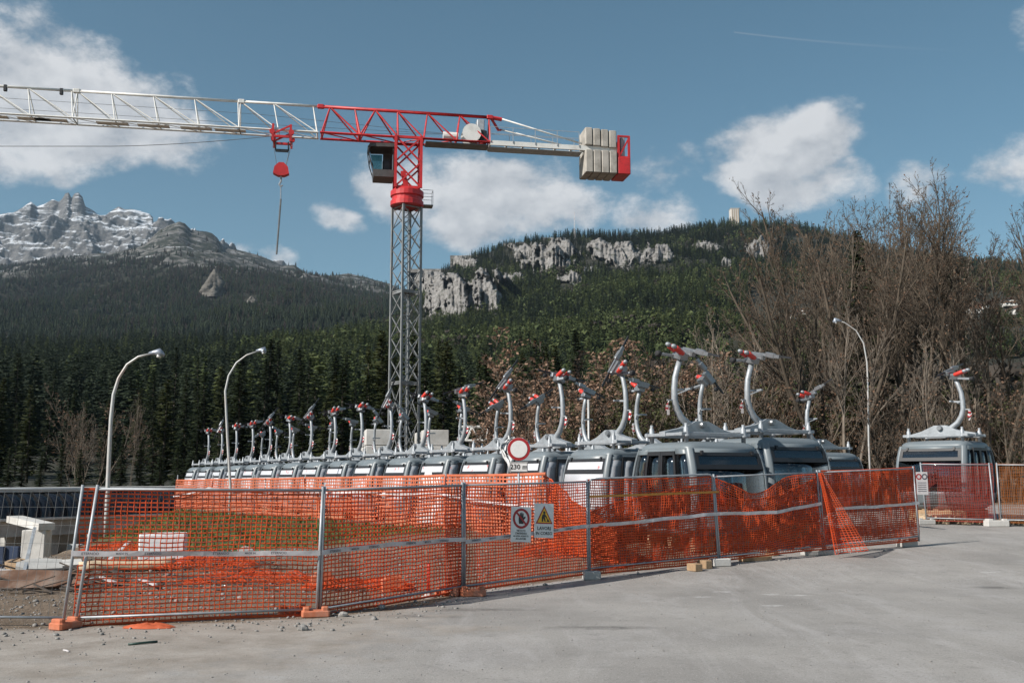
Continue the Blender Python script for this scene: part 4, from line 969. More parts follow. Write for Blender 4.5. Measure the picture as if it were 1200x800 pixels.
    for k in range(nb):
        cxx = b0 + (b1 - b0) * (k + .5) / nb; ww = abs(b1 - b0) / nb - .05
        MB().cbox((cxx, 0, zc - .95), (ww, 1.9, 1.55), .05).build('counterweight', 'concrete_beige', root); MB().cbox((cxx, 0, zc + .78 - .04 * k), (ww, 1.75, 1.2), .06).build('counterweight', 'concrete_beige', root)
    x2 = Bt(721); x3 = Bt(733); er = MB()
    for xx in (x2, x3):
        for sy in (-1, 1): er.beam((xx, sy * .8, zc - 1.6), (xx, sy * .8, zc + .95), .14)
    for sy in (-1, 1):
        er.beam((x2, sy * .8, zc + .9), (x3, sy * .8, zc + .9), .12); er.beam((x2, sy * .8, zc - .6), (x3, sy * .8, zc + .8), .1); er.beam((x2, sy * .8, zc - .55), (x3, sy * .8, zc - .55), .12)
    er.build('end_frame', 'crane_red', root); MB().cbox(((x2 + x3) / 2, 0, zc - 1.15), (abs(x3 - x2) + .16, 1.8, 1.15), .05).build('end_box', 'crane_red', root)
    MB().cbox(((x2 + x3) / 2, 0, zc + .1), (.3, 1.2, 1.6), .04).build('end_ladder_panel', 'galv_dull', root)
    # winch and switch cabinet inside the red rear bay
    Mx = Matrix.Rotation(pi / 2, 3, 'X')
    MB().lathe([(.62, -.5), (.62, -.44), (.34, -.42), (.34, .42), (.62, .44), (.62, .5)], 20, (Bt(552), -.1, zj + .68), Mx).build('hoist_drum', 'crane_white', root)
    MB().lathe([(.3, -.5), (.3, .5)], 14, (Bt(528), 0, zj + .45), Matrix.Rotation(pi / 2, 3, 'Y')).build('hoist_motor', 'crane_white', root)
    MB().cbox((Bt(563), -.2, zj + 1.35), (.5, .7, .75), .05).build('switch_cabinet', 'galv_dull', root); MB().cbox((Bt(566), -.1, zj + .5), (.45, .8, .85), .05).build('resistor_box', 'black', root)
    MB().box((Bt(535), 0, zj - .16), (abs(Bt(573) - Bt(500)), 1.1, .05)).build('machine_deck', 'mast_grey', root)
    # trolley, ropes, hook block, hanging rod
    tx = Bt(331); tr = MB()
    for sx in (-1, 1):
        for sy in (-1, 1): tr.beam((tx + sx * .55, sy * .72, zj - .75), (tx + sx * .55, sy * .72, zj + .35), .14); tr.lathe([(.17, -.08), (.17, .08)], 10, (tx + sx * .6, sy * .72, zj - .15), Mx)
        tr.beam((tx + sx * .55, -.72, zj - .35), (tx + sx * .55, .72, zj - .35), .14); tr.beam((tx - .55, sx * .72, zj - .45), (tx + .55, sx * .72, zj - .45), .14); tr.beam((tx - .55, sx * .72, zj + .3), (tx + .55, sx * .72, zj - .3), .1)
    tr.build('trolley', 'crane_red', root); tb = MB(); tb.beam((tx - .4, 0, zj - .55), (tx - .4, 0, zj - 1.15), .08); tb.beam((tx + .4, 0, zj - .55), (tx + .4, 0, zj - 1.15), .08); tb.beam((tx - .4, 0, zj - 1.15), (tx + .4, 0, zj - 1.15), .16); tb.build('trolley_bracket', 'black', root)
    zh = ZY(199, Yc - 1.5)
    for sx in (-1, 1):
        for sy in (-1, 1): MB().tube((tx + sx * .6, sy * .3, zj - .5), (tx + sx * .28, sy * .12, zh + .3), .014, n=4).build('hoist_rope', 'mast_grey', root)
    MB().prism([(tx - .5, zh - .25), (tx - .42, zh + .18), (tx - .15, zh + .45), (tx + .15, zh + .45), (tx + .42, zh + .18), (tx + .5, zh - .25), (tx + .2, zh - .4), (tx - .2, zh - .4)], -.25, .25).build('hook_block', 'crane_red', root)
    MB().path([(tx, 0, zh - .4), (tx, 0, zh - .75), (tx + .1, 0, zh - .95), (tx, 0, zh - 1.08), (tx - .1, 0, zh - .98)], .06, 6).build('hook', 'galv', root)
    zr = ZY(298, Yc - 1.5)
    MB().path([(tx, 0, zh - 1.0), (tx - .03, 0, zh - 2.0)], .035, 5).build('sling', 'galv', root); MB().path([(tx - .03, 0, zh - 1.9), (tx + .12, .05, zr)], .055, 6).build('hanging_chain', 'mast_grey', root)
    for (zz, sag) in ((zj + .55, .05), (zj + 1.2, .04), (zj - .08, .0)):
        MB().path([(Bt(530), .05, zj + .6), (Bt(300), .05, zz - sag), (Bt(-90), .05, zz)], .012, 4).build('trolley_rope', 'mast_grey', root)
    for xx in (4, 70): MB().cbox((Bt(xx), 0, ztop - .1), (.2, .2, .4), .03).build('jib_lamp', 'black', root)
make_crane()
# overhead line crossing the sky on the left, tied to nothing in view but the poles outside the frame
wr = MB(); pts = []
for k in range(25):
    t = k / 24; x = -150 + 480 * t; y = 171.5 - 13 * max(0, (x - 130) / 200) ** 1.6; pts.append(P(x, y, 56 + 5 * t))
wr.path(pts, .02, 4); tag(wr.build('overhead_cable', 'mast_grey'), 'thin dark cable slung across the sky below the white jib', 'cable')
# a spare white lattice piece behind the rows
tg = empty('lattice_section', (GX(555, 62), 62, ZY(516, 62))); tag(tg, 'short white lattice section lying behind the gondola cabins', 'lattice section')
for sy in (-.5, .5):
    MB().path([(-.55, sy, 0), (.75, sy, 0)], .06, 5).build('chord', 'crane_white', tg); MB().path([(-.95, sy, .85), (.95, sy, .85)], .06, 5).build('chord', 'crane_white', tg)
    for (a, b) in ((-.9, -.5), (-.1, -.5), (-.1, .3), (.7, .3), (.9, .75)): MB().path([(a, sy, .85), (b, sy, 0)], .045, 5).build('brace', 'crane_white', tg)
MB().beam((0, 0, -.1), (0, 0, -ZY(516, 62) + .1), .5, .6).build('stand', 'mast_grey', tg)

# ------------------------------------------------------------------ gondola cabins
CZ = [0, .12, .5, 1.0, 1.5, 1.85, 2.1, 2.22, 2.3]; HX = [.90, 1.0, 1.05, 1.07, 1.07, 1.05, 1.03, 1.0, .93]; HY = [.92, 1.04, 1.13, 1.16, 1.12, 1.04, .96, .91, .82]; RC = .12
def hx(z): return float(np.interp(z, CZ, HX))
def hy(z): return float(np.interp(z, CZ, HY))
def fpt(face, u, z, out):
    a, b = hx(z), hy(z)
    if face == 'front': return (u * (a - RC), -b - out, z)
    if face == 'back': return (-u * (a - RC), b + out, z)
    if face == 'right': return (a + out, u * (b - RC), z)
    return (-a - out, -u * (b - RC), z)
def slab(face, u0, u1, z0, z1, out=0.0, th=.03, nz_=6, mb=None, nu=1):
    mb = mb or MB(); vs = []; fs = []; nu1 = nu + 1
    for o in (out, out - th):
        for j in range(nz_ + 1):
            z = z0 + (z1 - z0) * j / nz_
            for i in range(nu1): vs.append(fpt(face, u0 + (u1 - u0) * i / nu, z, o))
    n = (nz_ + 1) * nu1
    for j in range(nz_):
        for i in range(nu):
            a = j * nu1 + i; fs.append((a, a + 1, a + nu1 + 1, a + nu1)); fs.append((n + a + nu1, n + a + nu1 + 1, n + a + 1, n + a))
        l = j * nu1; r = l + nu; fs.append((l, l + nu1, n + l + nu1, n + l)); fs.append((r + nu1, r, n + r, n + r + nu1))
    for i in range(nu):
        fs.append((i + 1, i, n + i, n + i + 1)); t = nz_ * nu1 + i; fs.append((t, t + 1, n + t + 1, n + t))
    return mb.add(vs, fs)
def corner(sx, sy, z0, z1, out=.012, th=.05):
    vs = []; fs = []; na = 5; nz_ = 12
    for o in (out, out - th):
        for j in range(nz_ + 1):
            z = z0 + (z1 - z0) * j / nz_; a, b = hx(z), hy(z)
            for k in range(na + 1):
                t = pi / 2 * k / na; r = RC + o; vs.append((sx * (a - RC + r * cos(t)), sy * (b - RC + r * sin(t)), z))
    m_ = na + 1; n = (nz_ + 1) * m_
    for j in range(nz_):
        for k in range(na): q = j * m_ + k; fs.append((q, q + 1, q + m_ + 1, q + m_)); fs.append((n + q, n + q + m_, n + q + m_ + 1, n + q + 1))
        fs.append((j * m_, j * m_ + m_, n + j * m_ + m_, n + j * m_)); q = j * m_ + na; fs.append((q, n + q, n + q + m_, q + m_))
    return MB().add(vs, fs)

def make_gondola(pane, vent, doorg):
    r = empty('gondola_cabin')
    fl = MB(); vs = []
    prof = [(0, -.06), (.9, -.06), (1, .0), (1.0, .10)]
    def shell(mb, zs, ks, cap=True):
        n = 32; vs = []
        for z, k in zip(zs, ks):
            a, b = hx(max(0, min(2.3, z))) * k, hy(max(0, min(2.3, z))) * k
            for q in range(n):
                t = 2 * pi * q / n; c, s_ = cos(t), sin(t); e = .24
                vs.append((a * abs(c) ** e * (1 if c > 0 else -1), b * abs(s_) ** e * (1 if s_ > 0 else -1), z))
        fs = [(j * n + q, j * n + (q + 1) % n, (j + 1) * n + (q + 1) % n, (j + 1) * n + q) for j in range(len(zs) - 1) for q in range(n)]
        fs.append(tuple(range(n - 1, -1, -1))); fs.append(tuple((len(zs) - 1) * n + q for q in range(n)))
        return mb.add(vs, fs)
    shell(MB(), [-.06, 0, .10, .16], [.92, 1.0, 1.0, .97]).build('floor_pan', 'cabin_grey', r, True)
    shell(MB(), [2.10, 2.16, 2.22, 2.28, 2.32, 2.345], [.985, 1.0, 1.0, .985, .90, .5]).build('roof', 'cabin_grey', r, True)
    for sx in (-1, 1):
        for sy in (-1, 1): corner(sx, sy, .08, 2.15).build('corner_post', 'cabin_grey', r, True)
    for f in ('front', 'back'):
        slab(f, -1, 1, .1, .55).build('lower_panel', 'cabin_grey', r, True)
        pn = slab(f, -.97, .97, .56, 1.63, -.006, .012).build('end_pane', pane, r, True)
        fm = MB()
        slab(f, -1, 1, 1.62, 1.74, .012, .04, 2, fm); slab(f, -1, 1, 1.96, 2.04, .012, .04, 2, fm); slab(f, -1, -.90, 1.735, 1.965, .012, .04, 3, fm); slab(f, .90, 1, 1.735, 1.965, .012, .04, 3, fm)
        fo = fm.build('vent_frame', 'black', r); slab(f, -.91, .91, 1.73, 1.97, -.004, .012).build('vent_pane', vent, fo)
        for u in (-.78, .78): slab(f, u - .035, u + .035, 1.99, 2.09, .05, .06, 1).build('hinge', 'black', fo)
        slab(f, -1, 1, 2.04, 2.15).build('upper_panel', 'cabin_grey', r, True)
    for f in ('left', 'right'):
        for (u0, u1) in ((-.56, -.005), (.005, .56)):
            dm = MB(); slab(f, u0, u0 + .07, .14, 2.08, .02, .04, 8, dm); slab(f, u1 - .07, u1, .14, 2.08, .02, .04, 8, dm); slab(f, u0 + .07, u1 - .07, .14, .32, .02, .04, 2, dm); slab(f, u0 + .07, u1 - .07, 1.98, 2.08, .02, .04, 2, dm)
            do = dm.build('door', 'black', r); slab(f, u0 + .065, u1 - .065, .31, 1.985, .0, .012, 8).build('door_pane', doorg, do, True)
        for (u0, u1) in ((-1, -.57), (.57, 1)):
            slab(f, u0, u1, .1, .50).build('side_panel', 'cabin_grey', r, True); slab(f, u0 + .01, u1 - .01, .5, 2.0, -.004, .012, 8).build('side_pane', doorg, r, True)
            slab(f, u0, u1, 2.0, 2.14).build('side_panel', 'cabin_grey', r, True)
        slab(f, -.57, .57, 2.085, 2.14).build('door_header', 'cabin_grey', r)
    for sy in (-1, 1):
        b = MB(); b.cbox((0, sy * .78, .45), (1.7, .4, .08), .02); b.cbox((0, sy * .93, .72), (1.7, .07, .45), .02); b.beam((-.6, sy * .8, .1), (-.6, sy * .8, .42), .06); b.beam((.6, sy * .8, .1), (.6, sy * .8, .42), .06); b.build('bench', 'bench_fabric', r)
    # suspension frame on the roof
    for sy in (-1, 1): MB().cbox((0, sy * .62, 2.52), (2.0, .10, .10), .02).build('frame_rail', 'galv', r)
    for sx in (-1, 1):
        MB().cbox((sx * .92, 0, 2.52), (.12, 1.15, .085), .02).build('frame_rail', 'galv', r)
        for sy in (-1, 1):
            MB().lathe([(.05, 2.26), (.05, 2.44), (.085, 2.45), (.085, 2.50), (.06, 2.52), (.06, 2.68), (.035, 2.72), (.035, 2.80)], 10, (sx * .82, sy * .62, 0)).build('damper', 'galv', r, True)
    MB().prism([(-1.05, 2.48), (1.0, 2.48), (1.0, 2.60), (.45, 2.72), (.1, 2.90), (-.25, 2.90), (-.65, 2.70), (-1.05, 2.58)], -.11, .11).build('main_beam', 'galv', r)
    MB().lathe([(.07, -.2), (.09, -.16), (.09, .16), (.07, .2)], 12, (-.06, 0, 2.80), Matrix.Rotation(pi / 2, 3, 'X')).build('pivot', 'steel', r)
    # the curved hanger
    pts = [(-.6, 0, 2.58), (-.3, 0, 2.62), (.0, 0, 2.68), (.25, 0, 2.80), (.45, 0, 2.98), (.57, 0, 3.2), (.63, 0, 3.45), (.63, 0, 3.75), (.60, 0, 4.05), (.53, 0, 4.3), (.45, 0, 4.54)]
    MB().path(pts, [.10, .11, .11, .10, .088, .078, .073, .071, .069, .066, .064], 10, True).build('hanger_arm', 'galv', r, True)
    st = MB(); st.beam((.62, 0, 3.72), (.34, 0, 3.74), .05); st.beam((.34, -.22, 3.74), (.34, .22, 3.74), .05); st.beam((.34, .2, 3.74), (.6, .05, 3.6), .03); st.build('step_bracket', 'galv', r)
    rb = MB()
    for k, (dx, dz) in enumerate(((.80, 3.42), (.86, 3.3), (.78, 3.28), (.83, 3.18))): rb.beam((dx, .02, dz), (dx + .03 * (-1) ** k, -.02, dz - .13), .06, .015)
    rb.build('ribbon', 'tape_white', r); rb2 = MB()
    for k, (dx, dz) in enumerate(((.81, 3.36), (.86, 3.24), (.78, 3.22))): rb2.beam((dx, .0, dz), (dx + .03 * (-1) ** k, -.03, dz - .07), .07, .02)
    rb2.build('ribbon', 'sign_red', r); MB().beam((.62, 0, 3.44), (.84, 0, 3.44), .03).build('ribbon_pin', 'galv', r)
    # grip: clamp body with two red springs, guide rollers, a long lever; hangs at any tilt
    cw = MB(); cw.cbox((0, 0, .02), (.30, .34, .22), .04); cw.cbox((-.18, 0, .14), (.16, .5, .16), .03); g = cw.build('grip', 'steel', r); g.location = (.44, 0, 4.62); g.scale = (.95, .95, .95)
    RY = Matrix.Rotation(radians(62), 3, 'Y')
    for sy in (-.12, .12):
        MB().lathe([(.068, -.02), (.078, 0), (.078, .27), (.068, .29)], 14, (.06, sy, .10), RY).build('spring', 'red_plastic', g, True)
        MB().lathe([(.062, .29), (.062, .36), (.035, .41)], 12, (.06, sy, .10), RY).build('spring_cap', 'galv', g, True)
    lv = MB(); lv.beam((-.22, -.25, .2), (-.22, .75, .26), .07, .10); lv.cbox((-.22, .42, .25), (.12, .34, .16), .03); lv.build('clamp_jaw', 'steel', g); MB().beam((-.22, .55, .26), (-.22, 1.15, .30), .045, .06).build('guide_rail', 'black', g); MB().beam((-.22, -.2, .2), (-.22, -.75, .16), .045, .06).build('guide_rail', 'black', g)
    lv = MB(); lv.beam((0, -.1, -.02), (.52, -.1, -.03), .07); lv.build('release_lever', 'galv', g)
    MB().lathe([(.06, -.06), (.085, -.045), (.085, .045), (.06, .06)], 14, (.58, -.1, -.03), Matrix.Rotation(pi / 2, 3, 'Y')).build('roller', 'rubber', g, True)
    MB().lathe([(.05, -.05), (.075, -.04), (.075, .04), (.05, .05)], 12, (-.22, -.45, .05), Matrix.Rotation(pi / 2, 3, 'Y')).build('roller', 'rubber', g, True)
    return r
gond_film = make_gondola('film_white', 'film_white', 'film_grey'); gond_glass = make_gondola('cabin_glass', 'cabin_glass', 'cabin_glass')
kids = tree_of(None)
rs = random.Random(12)
used = {}
def put_gondola(proto, X, Y, z, rz, label, group, tilt=0.0):
    if proto.name not in used: o = proto; used[proto.name] = 1; ch = [c for c in kids[proto.name]]
    else: o = copy_tree(proto, kids); ch = None
    o.location = (X, Y, z); o.rotation_euler = (0, 0, rz); tag(o, label, 'gondola', group)
    if proto is gond_glass: o.scale = (1.17, 1.17, 1.0)
    for c in (ch if ch is not None else [q for q in bpy.data.objects if q.parent == o]):
        if c.name.startswith('grip'): c.rotation_euler = (tilt, rs.uniform(-.15, .15), 0)
    pal = pallet_under(X, Y, z, rz); tag(pal, 'timber cradle under the ' + label.replace('gondola cabin', 'cabin').replace(' with filmed windows', '').replace(' with mirrored hanger', '').replace('grey ', '').split(', with')[0], 'cradle', 'timber cradles under the cabins')
    return o
PAL = {}
def pallet_under(X, Y, z, rz):
    g = ghs(X, Y); h = z - .06 - g
    key = round(h, 2)
    if key not in PAL:
        top = [MB().cbox((-.8 + .4 * k, 0, h - .015), (.2, 2.0, .03), .006).mesh('plank', 'timber') for k in range(5)]
        run = [MB().cbox((0, yy, (h - .03) / 2 + .0), (2.0, .18, max(.05, h - .034)), .01).mesh('bearer', 'timber') for yy in (-.9, 0, .9)]
        PAL[key] = (top, run)
    p = empty('timber_cradle', (X, Y, g), rz)
    for m_ in PAL[key][0]: link('plank', m_, p)
    for m_ in PAL[key][1]: link('bearer', m_, p)
    return p
RA = Vector((2.98, 29.5)); RD = Vector((-20.2, 32.5)).normalized(); RN = Vector((RD.y, -RD.x)); RZ = atan2(-RD.y, RD.x) ; FRZ = radians(-58.2)
def cradle_tag(p, lab, grp): tag(p, lab, 'cradle', grp)
NF = 15
for i in range(NF):
    c = RA + RD * (3.19 * i); z = .56 - .013 * i; k = NF - 1 - i
    tl = [.95, -.15, .9, .2, -.2, 1.0, -.1, .15][i % 8] + rs.uniform(-.12, .12)
    put_gondola(gond_film, c.x, c.y, z, FRZ + rs.uniform(-.03, .03), 'grey gondola cabin with filmed windows in the front row, %s from its far left end' % ORD(k), 'gondola cabins in the front row', tl)
for i in range(NF):
    c = RA + RD * (3.19 * i) + RN * 4.0; z = .50 - .013 * i; k = NF - 1 - i
    put_gondola(gond_film, c.x, c.y, z, FRZ + pi + rs.uniform(-.03, .03), 'gondola cabin with mirrored hanger in the back row, %s from the far left end' % ORD(k), 'gondola cabins in the back row', rs.choice([.8, -.6, .1, .3]))
put_gondola(gond_glass, 4.95, 26.7, .66, radians(29 + 180), 'dark-windowed gondola cabin nearest the camera, with a tall pale hanger leaning left', 'dark-windowed gondola cabins', -.35)
put_gondola(gond_glass, 7.55, 29.6, .88, radians(31 + 180), 'dark-windowed gondola cabin just right of the nearest one', 'dark-windowed gondola cabins', -.3)
put_gondola(gond_glass, 12.9, 42.0, .75, radians(35 + 180), 'small far gondola cabin peeping out behind the second dark one', 'dark-windowed gondola cabins', .4)
put_gondola(gond_glass, GX(1113, 36), 36.0, 1.02, radians(-47), 'lone gondola cabin standing apart at the right behind its own fence', 'dark-windowed gondola cabins', .25)

# white plastic wraps over two cabins
def wrap(name, c, rz, lab, w, d, h, seed):
    n = 26; m_ = 14; vs = []; fs = []; r = random.Random(seed)
    for j in range(m_):
        t = j / (m_ - 1)
        for k in range(n):
            a = 2 * pi * k / n; ca, sa = cos(a), sin(a); e = .45
            f = 1 + .10 * (1 - t) * mnoise.noise(Vector((ca * 2.2, sa * 2.2, t * 2.2 + seed))) + .04 * mnoise.noise(Vector((ca * 6, sa * 6, t * 3 + seed)))
            kx = (1.0 - .18 * t ** 3) * f
            vs.append((w * kx * abs(ca) ** e * (1 if ca > 0 else -1), d * kx * abs(sa) ** e * (1 if sa > 0 else -1), h * t * (1 + .05 * mnoise.noise(Vector((ca * 3, sa * 3, seed))))))
    for j in range(m_ - 1):
        for k in range(n): q = (k + 1) % n; fs.append((j * n + k, j * n + q, (j + 1) * n + q, (j + 1) * n + k))
    fs.append(tuple((m_ - 1) * n + k for k in range(n)))
    o = MB().add(vs, fs).build(name, 'plastic_white', None, True); o.location = c; o.rotation_euler = (0, 0, rz); tag(o, lab, 'plastic sheet')
c = RA + RD * (3.19 * 3); wrap('plastic_wrap', (c.x, c.y, .42), FRZ, 'crumpled white plastic wrapped round a front-row cabin left of the round sign', 1.19, 1.25, 2.02, 2)
c = RA + RD * (3.19 * 14); cc = c - RN * 2.6 + RD * .6; wrap('plastic_wrap', (cc.x, cc.y, ghs(cc.x, cc.y)), FRZ, 'white plastic covered bundle at the far left end of the front row', .9, .8, 1.9, 7)
sheet = MB(); c = RA + RD * (3.19 * 2)
vs = []; n = 10
for j in range(9):
    for k in range(n):
        t = j / 8; u = k / (n - 1) - .5
        vs.append((c.x + .25 + .25 * u + .15 * sin(j), c.y - .2 - 1.6 * t + .2 * sin(k * 2 + j), .56 + 2.95 - .35 * t - t * t * .8 + .22 * mnoise.noise(Vector((u * 5, t * 4, 1)))))
for j in range(8):
    for k in range(n - 1): a = j * n + k; sheet.f.append((a, a + 1, a + n + 1, a + n))
sheet.v = vs; o = sheet.build('plastic_sheet', 'plastic_white', None, True)
md = o.modifiers.new('thick', 'SOLIDIFY'); md.thickness = .012
tag(o, 'loose white plastic sheet thrown over the roof frame behind the round sign', 'plastic sheet')

# ------------------------------------------------------------------ site fence: panels, feet, nets, tape
HP = 1.98
def fence_panel(a, b, name_label, group, leanx=(0, 0), wires=True, round_top=False, nv=None, net=None):
    a, b = Vector(a), Vector(b); d = (b - a); L = Vector((d.x, d.y, 0)).length; ang = atan2(d.y, d.x); dz = d.z
    r = empty('mesh_fence', a, ang); tag(r, name_label, 'fence', group)
    def T(x, z): return (x + leanx[0] * z / HP * (1 - x / L) + leanx[1] * z / HP * (x / L), 0, z + dz * x / L)
    if round_top:
        MB().path([T(.03, 0), T(.03, 1.0), T(.03, 1.86), T(.05, 1.93), T(.10, 1.97), T(.2, 1.98), T(L * .5, 1.98), T(L - .2, 1.98), T(L - .10, 1.97), T(L - .05, 1.93), T(L - .03, 1.86), T(L - .03, 1.0), T(L - .03, 0)], .021, 8).build('frame_tube', 'galv', r, True)
        MB().tube(T(.05, .16), T(L - .05, .16), .016).build('rail', 'galv', r, True)
    else:
        for x in (.03, L - .03): MB().tube(T(x, 0), T(x, HP), .023).build('post', 'galv', r, True)
        for z in (.13, 1.92): MB().tube(T(.05, z), T(L - .05, z), .018).build('rail', 'galv', r, True)
    wm = MB(); n = nv or 22
    for k in range(1, n): wm.beam(T(L * k / n, .13), T(L * k / n, 1.92), .0032)
    for k in range(1, 7): wm.beam(T(.05, .13 + 1.79 * k / 7), T(L - .05, .13 + 1.79 * k / 7), .0032)
    tag(wm.build('wire_mesh', 'mast_grey', r), kind='stuff')
    return r
def foot(p, rz, lab, m='orange_block', size=(.62, .23, .13), grp=None, two=True):
    o = MB(); o.cbox((0, 0, size[2] / 2), size, .025)
    if two:                                                     # moulded block: raised shoulders and post sockets
        o.cbox((-size[0] * .33, 0, size[2] + .02), (size[0] * .24, size[1] * .8, .06), .02); o.cbox((size[0] * .33, 0, size[2] + .02), (size[0] * .24, size[1] * .8, .06), .02)
    q = o.build('fence_block', m); q.location = p; q.rotation_euler = (0, 0, rz); tag(q, lab, 'concrete block' if 'concrete' in m else 'fence block', grp)
def onground(x, Y): X = GX(x, Y); return Vector((X, Y, ghs(X, Y)))
FBG = [Vector((p.x, p.y, max(p.z, ghs(p.x, p.y)) + .10)) for p in FB]
FOF = [.0, -.03, .02, .05, .07, .10, .14]
for p, f_ in zip(FBG, FOF): p.z = ghs(p.x, p.y) + f_
tops = [(0.20, 0.05), (.03, -.02), (-.02, .0), (.0, -.12), (-.14, -.10), (-.06, -.10)]
labs = ['fence panel nearest the camera, hung with the see-through orange net', 'fence panel left of the cone, between the nearest panel and the warning signs', 'fence panel carrying the two white warning signs', 'round-cornered fence panel right of the warning signs', 'fence panel with the sagging net in front of the dark cabins', 'last fence panel of the line, before the opening at the right']
for i in range(6):
    fence_panel(FBG[i], FBG[i + 1], labs[i], 'site fence panels', tops[i], round_top=(i == 3))
pa = onground(-175, 14.6); pa.z += .0; pb = FBG[0] + Vector((-.12, .02, 0))
fence_panel(pa, pb, 'bare wire fence panel without a net at the left edge', 'site fence panels', (.2, .18), nv=24)
ra = onground(1086, 34.0); rb_ = onground(1169, 33.2); rc = onground(1262, 32.6)
for p in (ra, rb_, rc): p.z += .09
fence_panel(ra, rb_, 'fence panel with a notice sheet in front of the lone cabin', 'site fence panels', (-.1, -.08)); fence_panel(rb_ + Vector((.12, 0, 0)), rc, 'fence panel running out of the picture at the right edge', 'site fence panels', (-.02, 0))
# feet
g_ = lambda i: FBG[i] - Vector((0, 0, FOF[i]))
foot(g_(0) + Vector((-.05, -.1, 0)), 1.2, 'faded orange fence foot at the left end of the nearest panel', size=(.42, .24, .10))
foot(g_(1) + Vector((-.02, -.12, 0)), .25, 'orange fence foot in front of the grey middle post', size=(.42, .2, .10)); foot(g_(1) + Vector((-.42, .1, 0)), .5, 'orange fence foot lying behind its twin at the middle post', size=(.42, .2, .10))
foot(g_(2) + Vector((.18, -.2, 0)), .15, 'orange fence foot under the warning sign panel, right half', size=(.45, .24, .12)); foot(g_(2) + Vector((-.26, -.12, 0)), -.3, 'weathered orange fence foot under the warning sign panel, left half', size=(.45, .24, .10))
foot(g_(3) + Vector((.05, -.08, 0)), .1, 'grey concrete fence foot under the round-cornered post', 'concrete', (.36, .22, .17), two=False)
foot(g_(4) + Vector((.0, -.08, 0)), .3, 'grey concrete fence foot left of the sagging net', 'concrete_pale', (.45, .24, .17), two=False)
foot(g_(5) + Vector((-.1, .1, 0)), .4, 'rough concrete fence foot beside the hanging net tail', 'concrete', (.9, .3, .12), two=False)
foot(g_(6) + Vector((-.35, .0, 0)), .5, 'dark fence foot at the end of the fence line', 'concrete', (.6, .24, .16)); foot(rb_ - Vector((0, 0, .09)), .1, 'pale concrete fence foot right of the lone cabin', 'concrete_pale', (.75, .3, .2)); foot(ra - Vector((0, 0, .09)), .1, 'concrete fence foot left of the lone cabin', 'concrete', (.6, .24, .16))

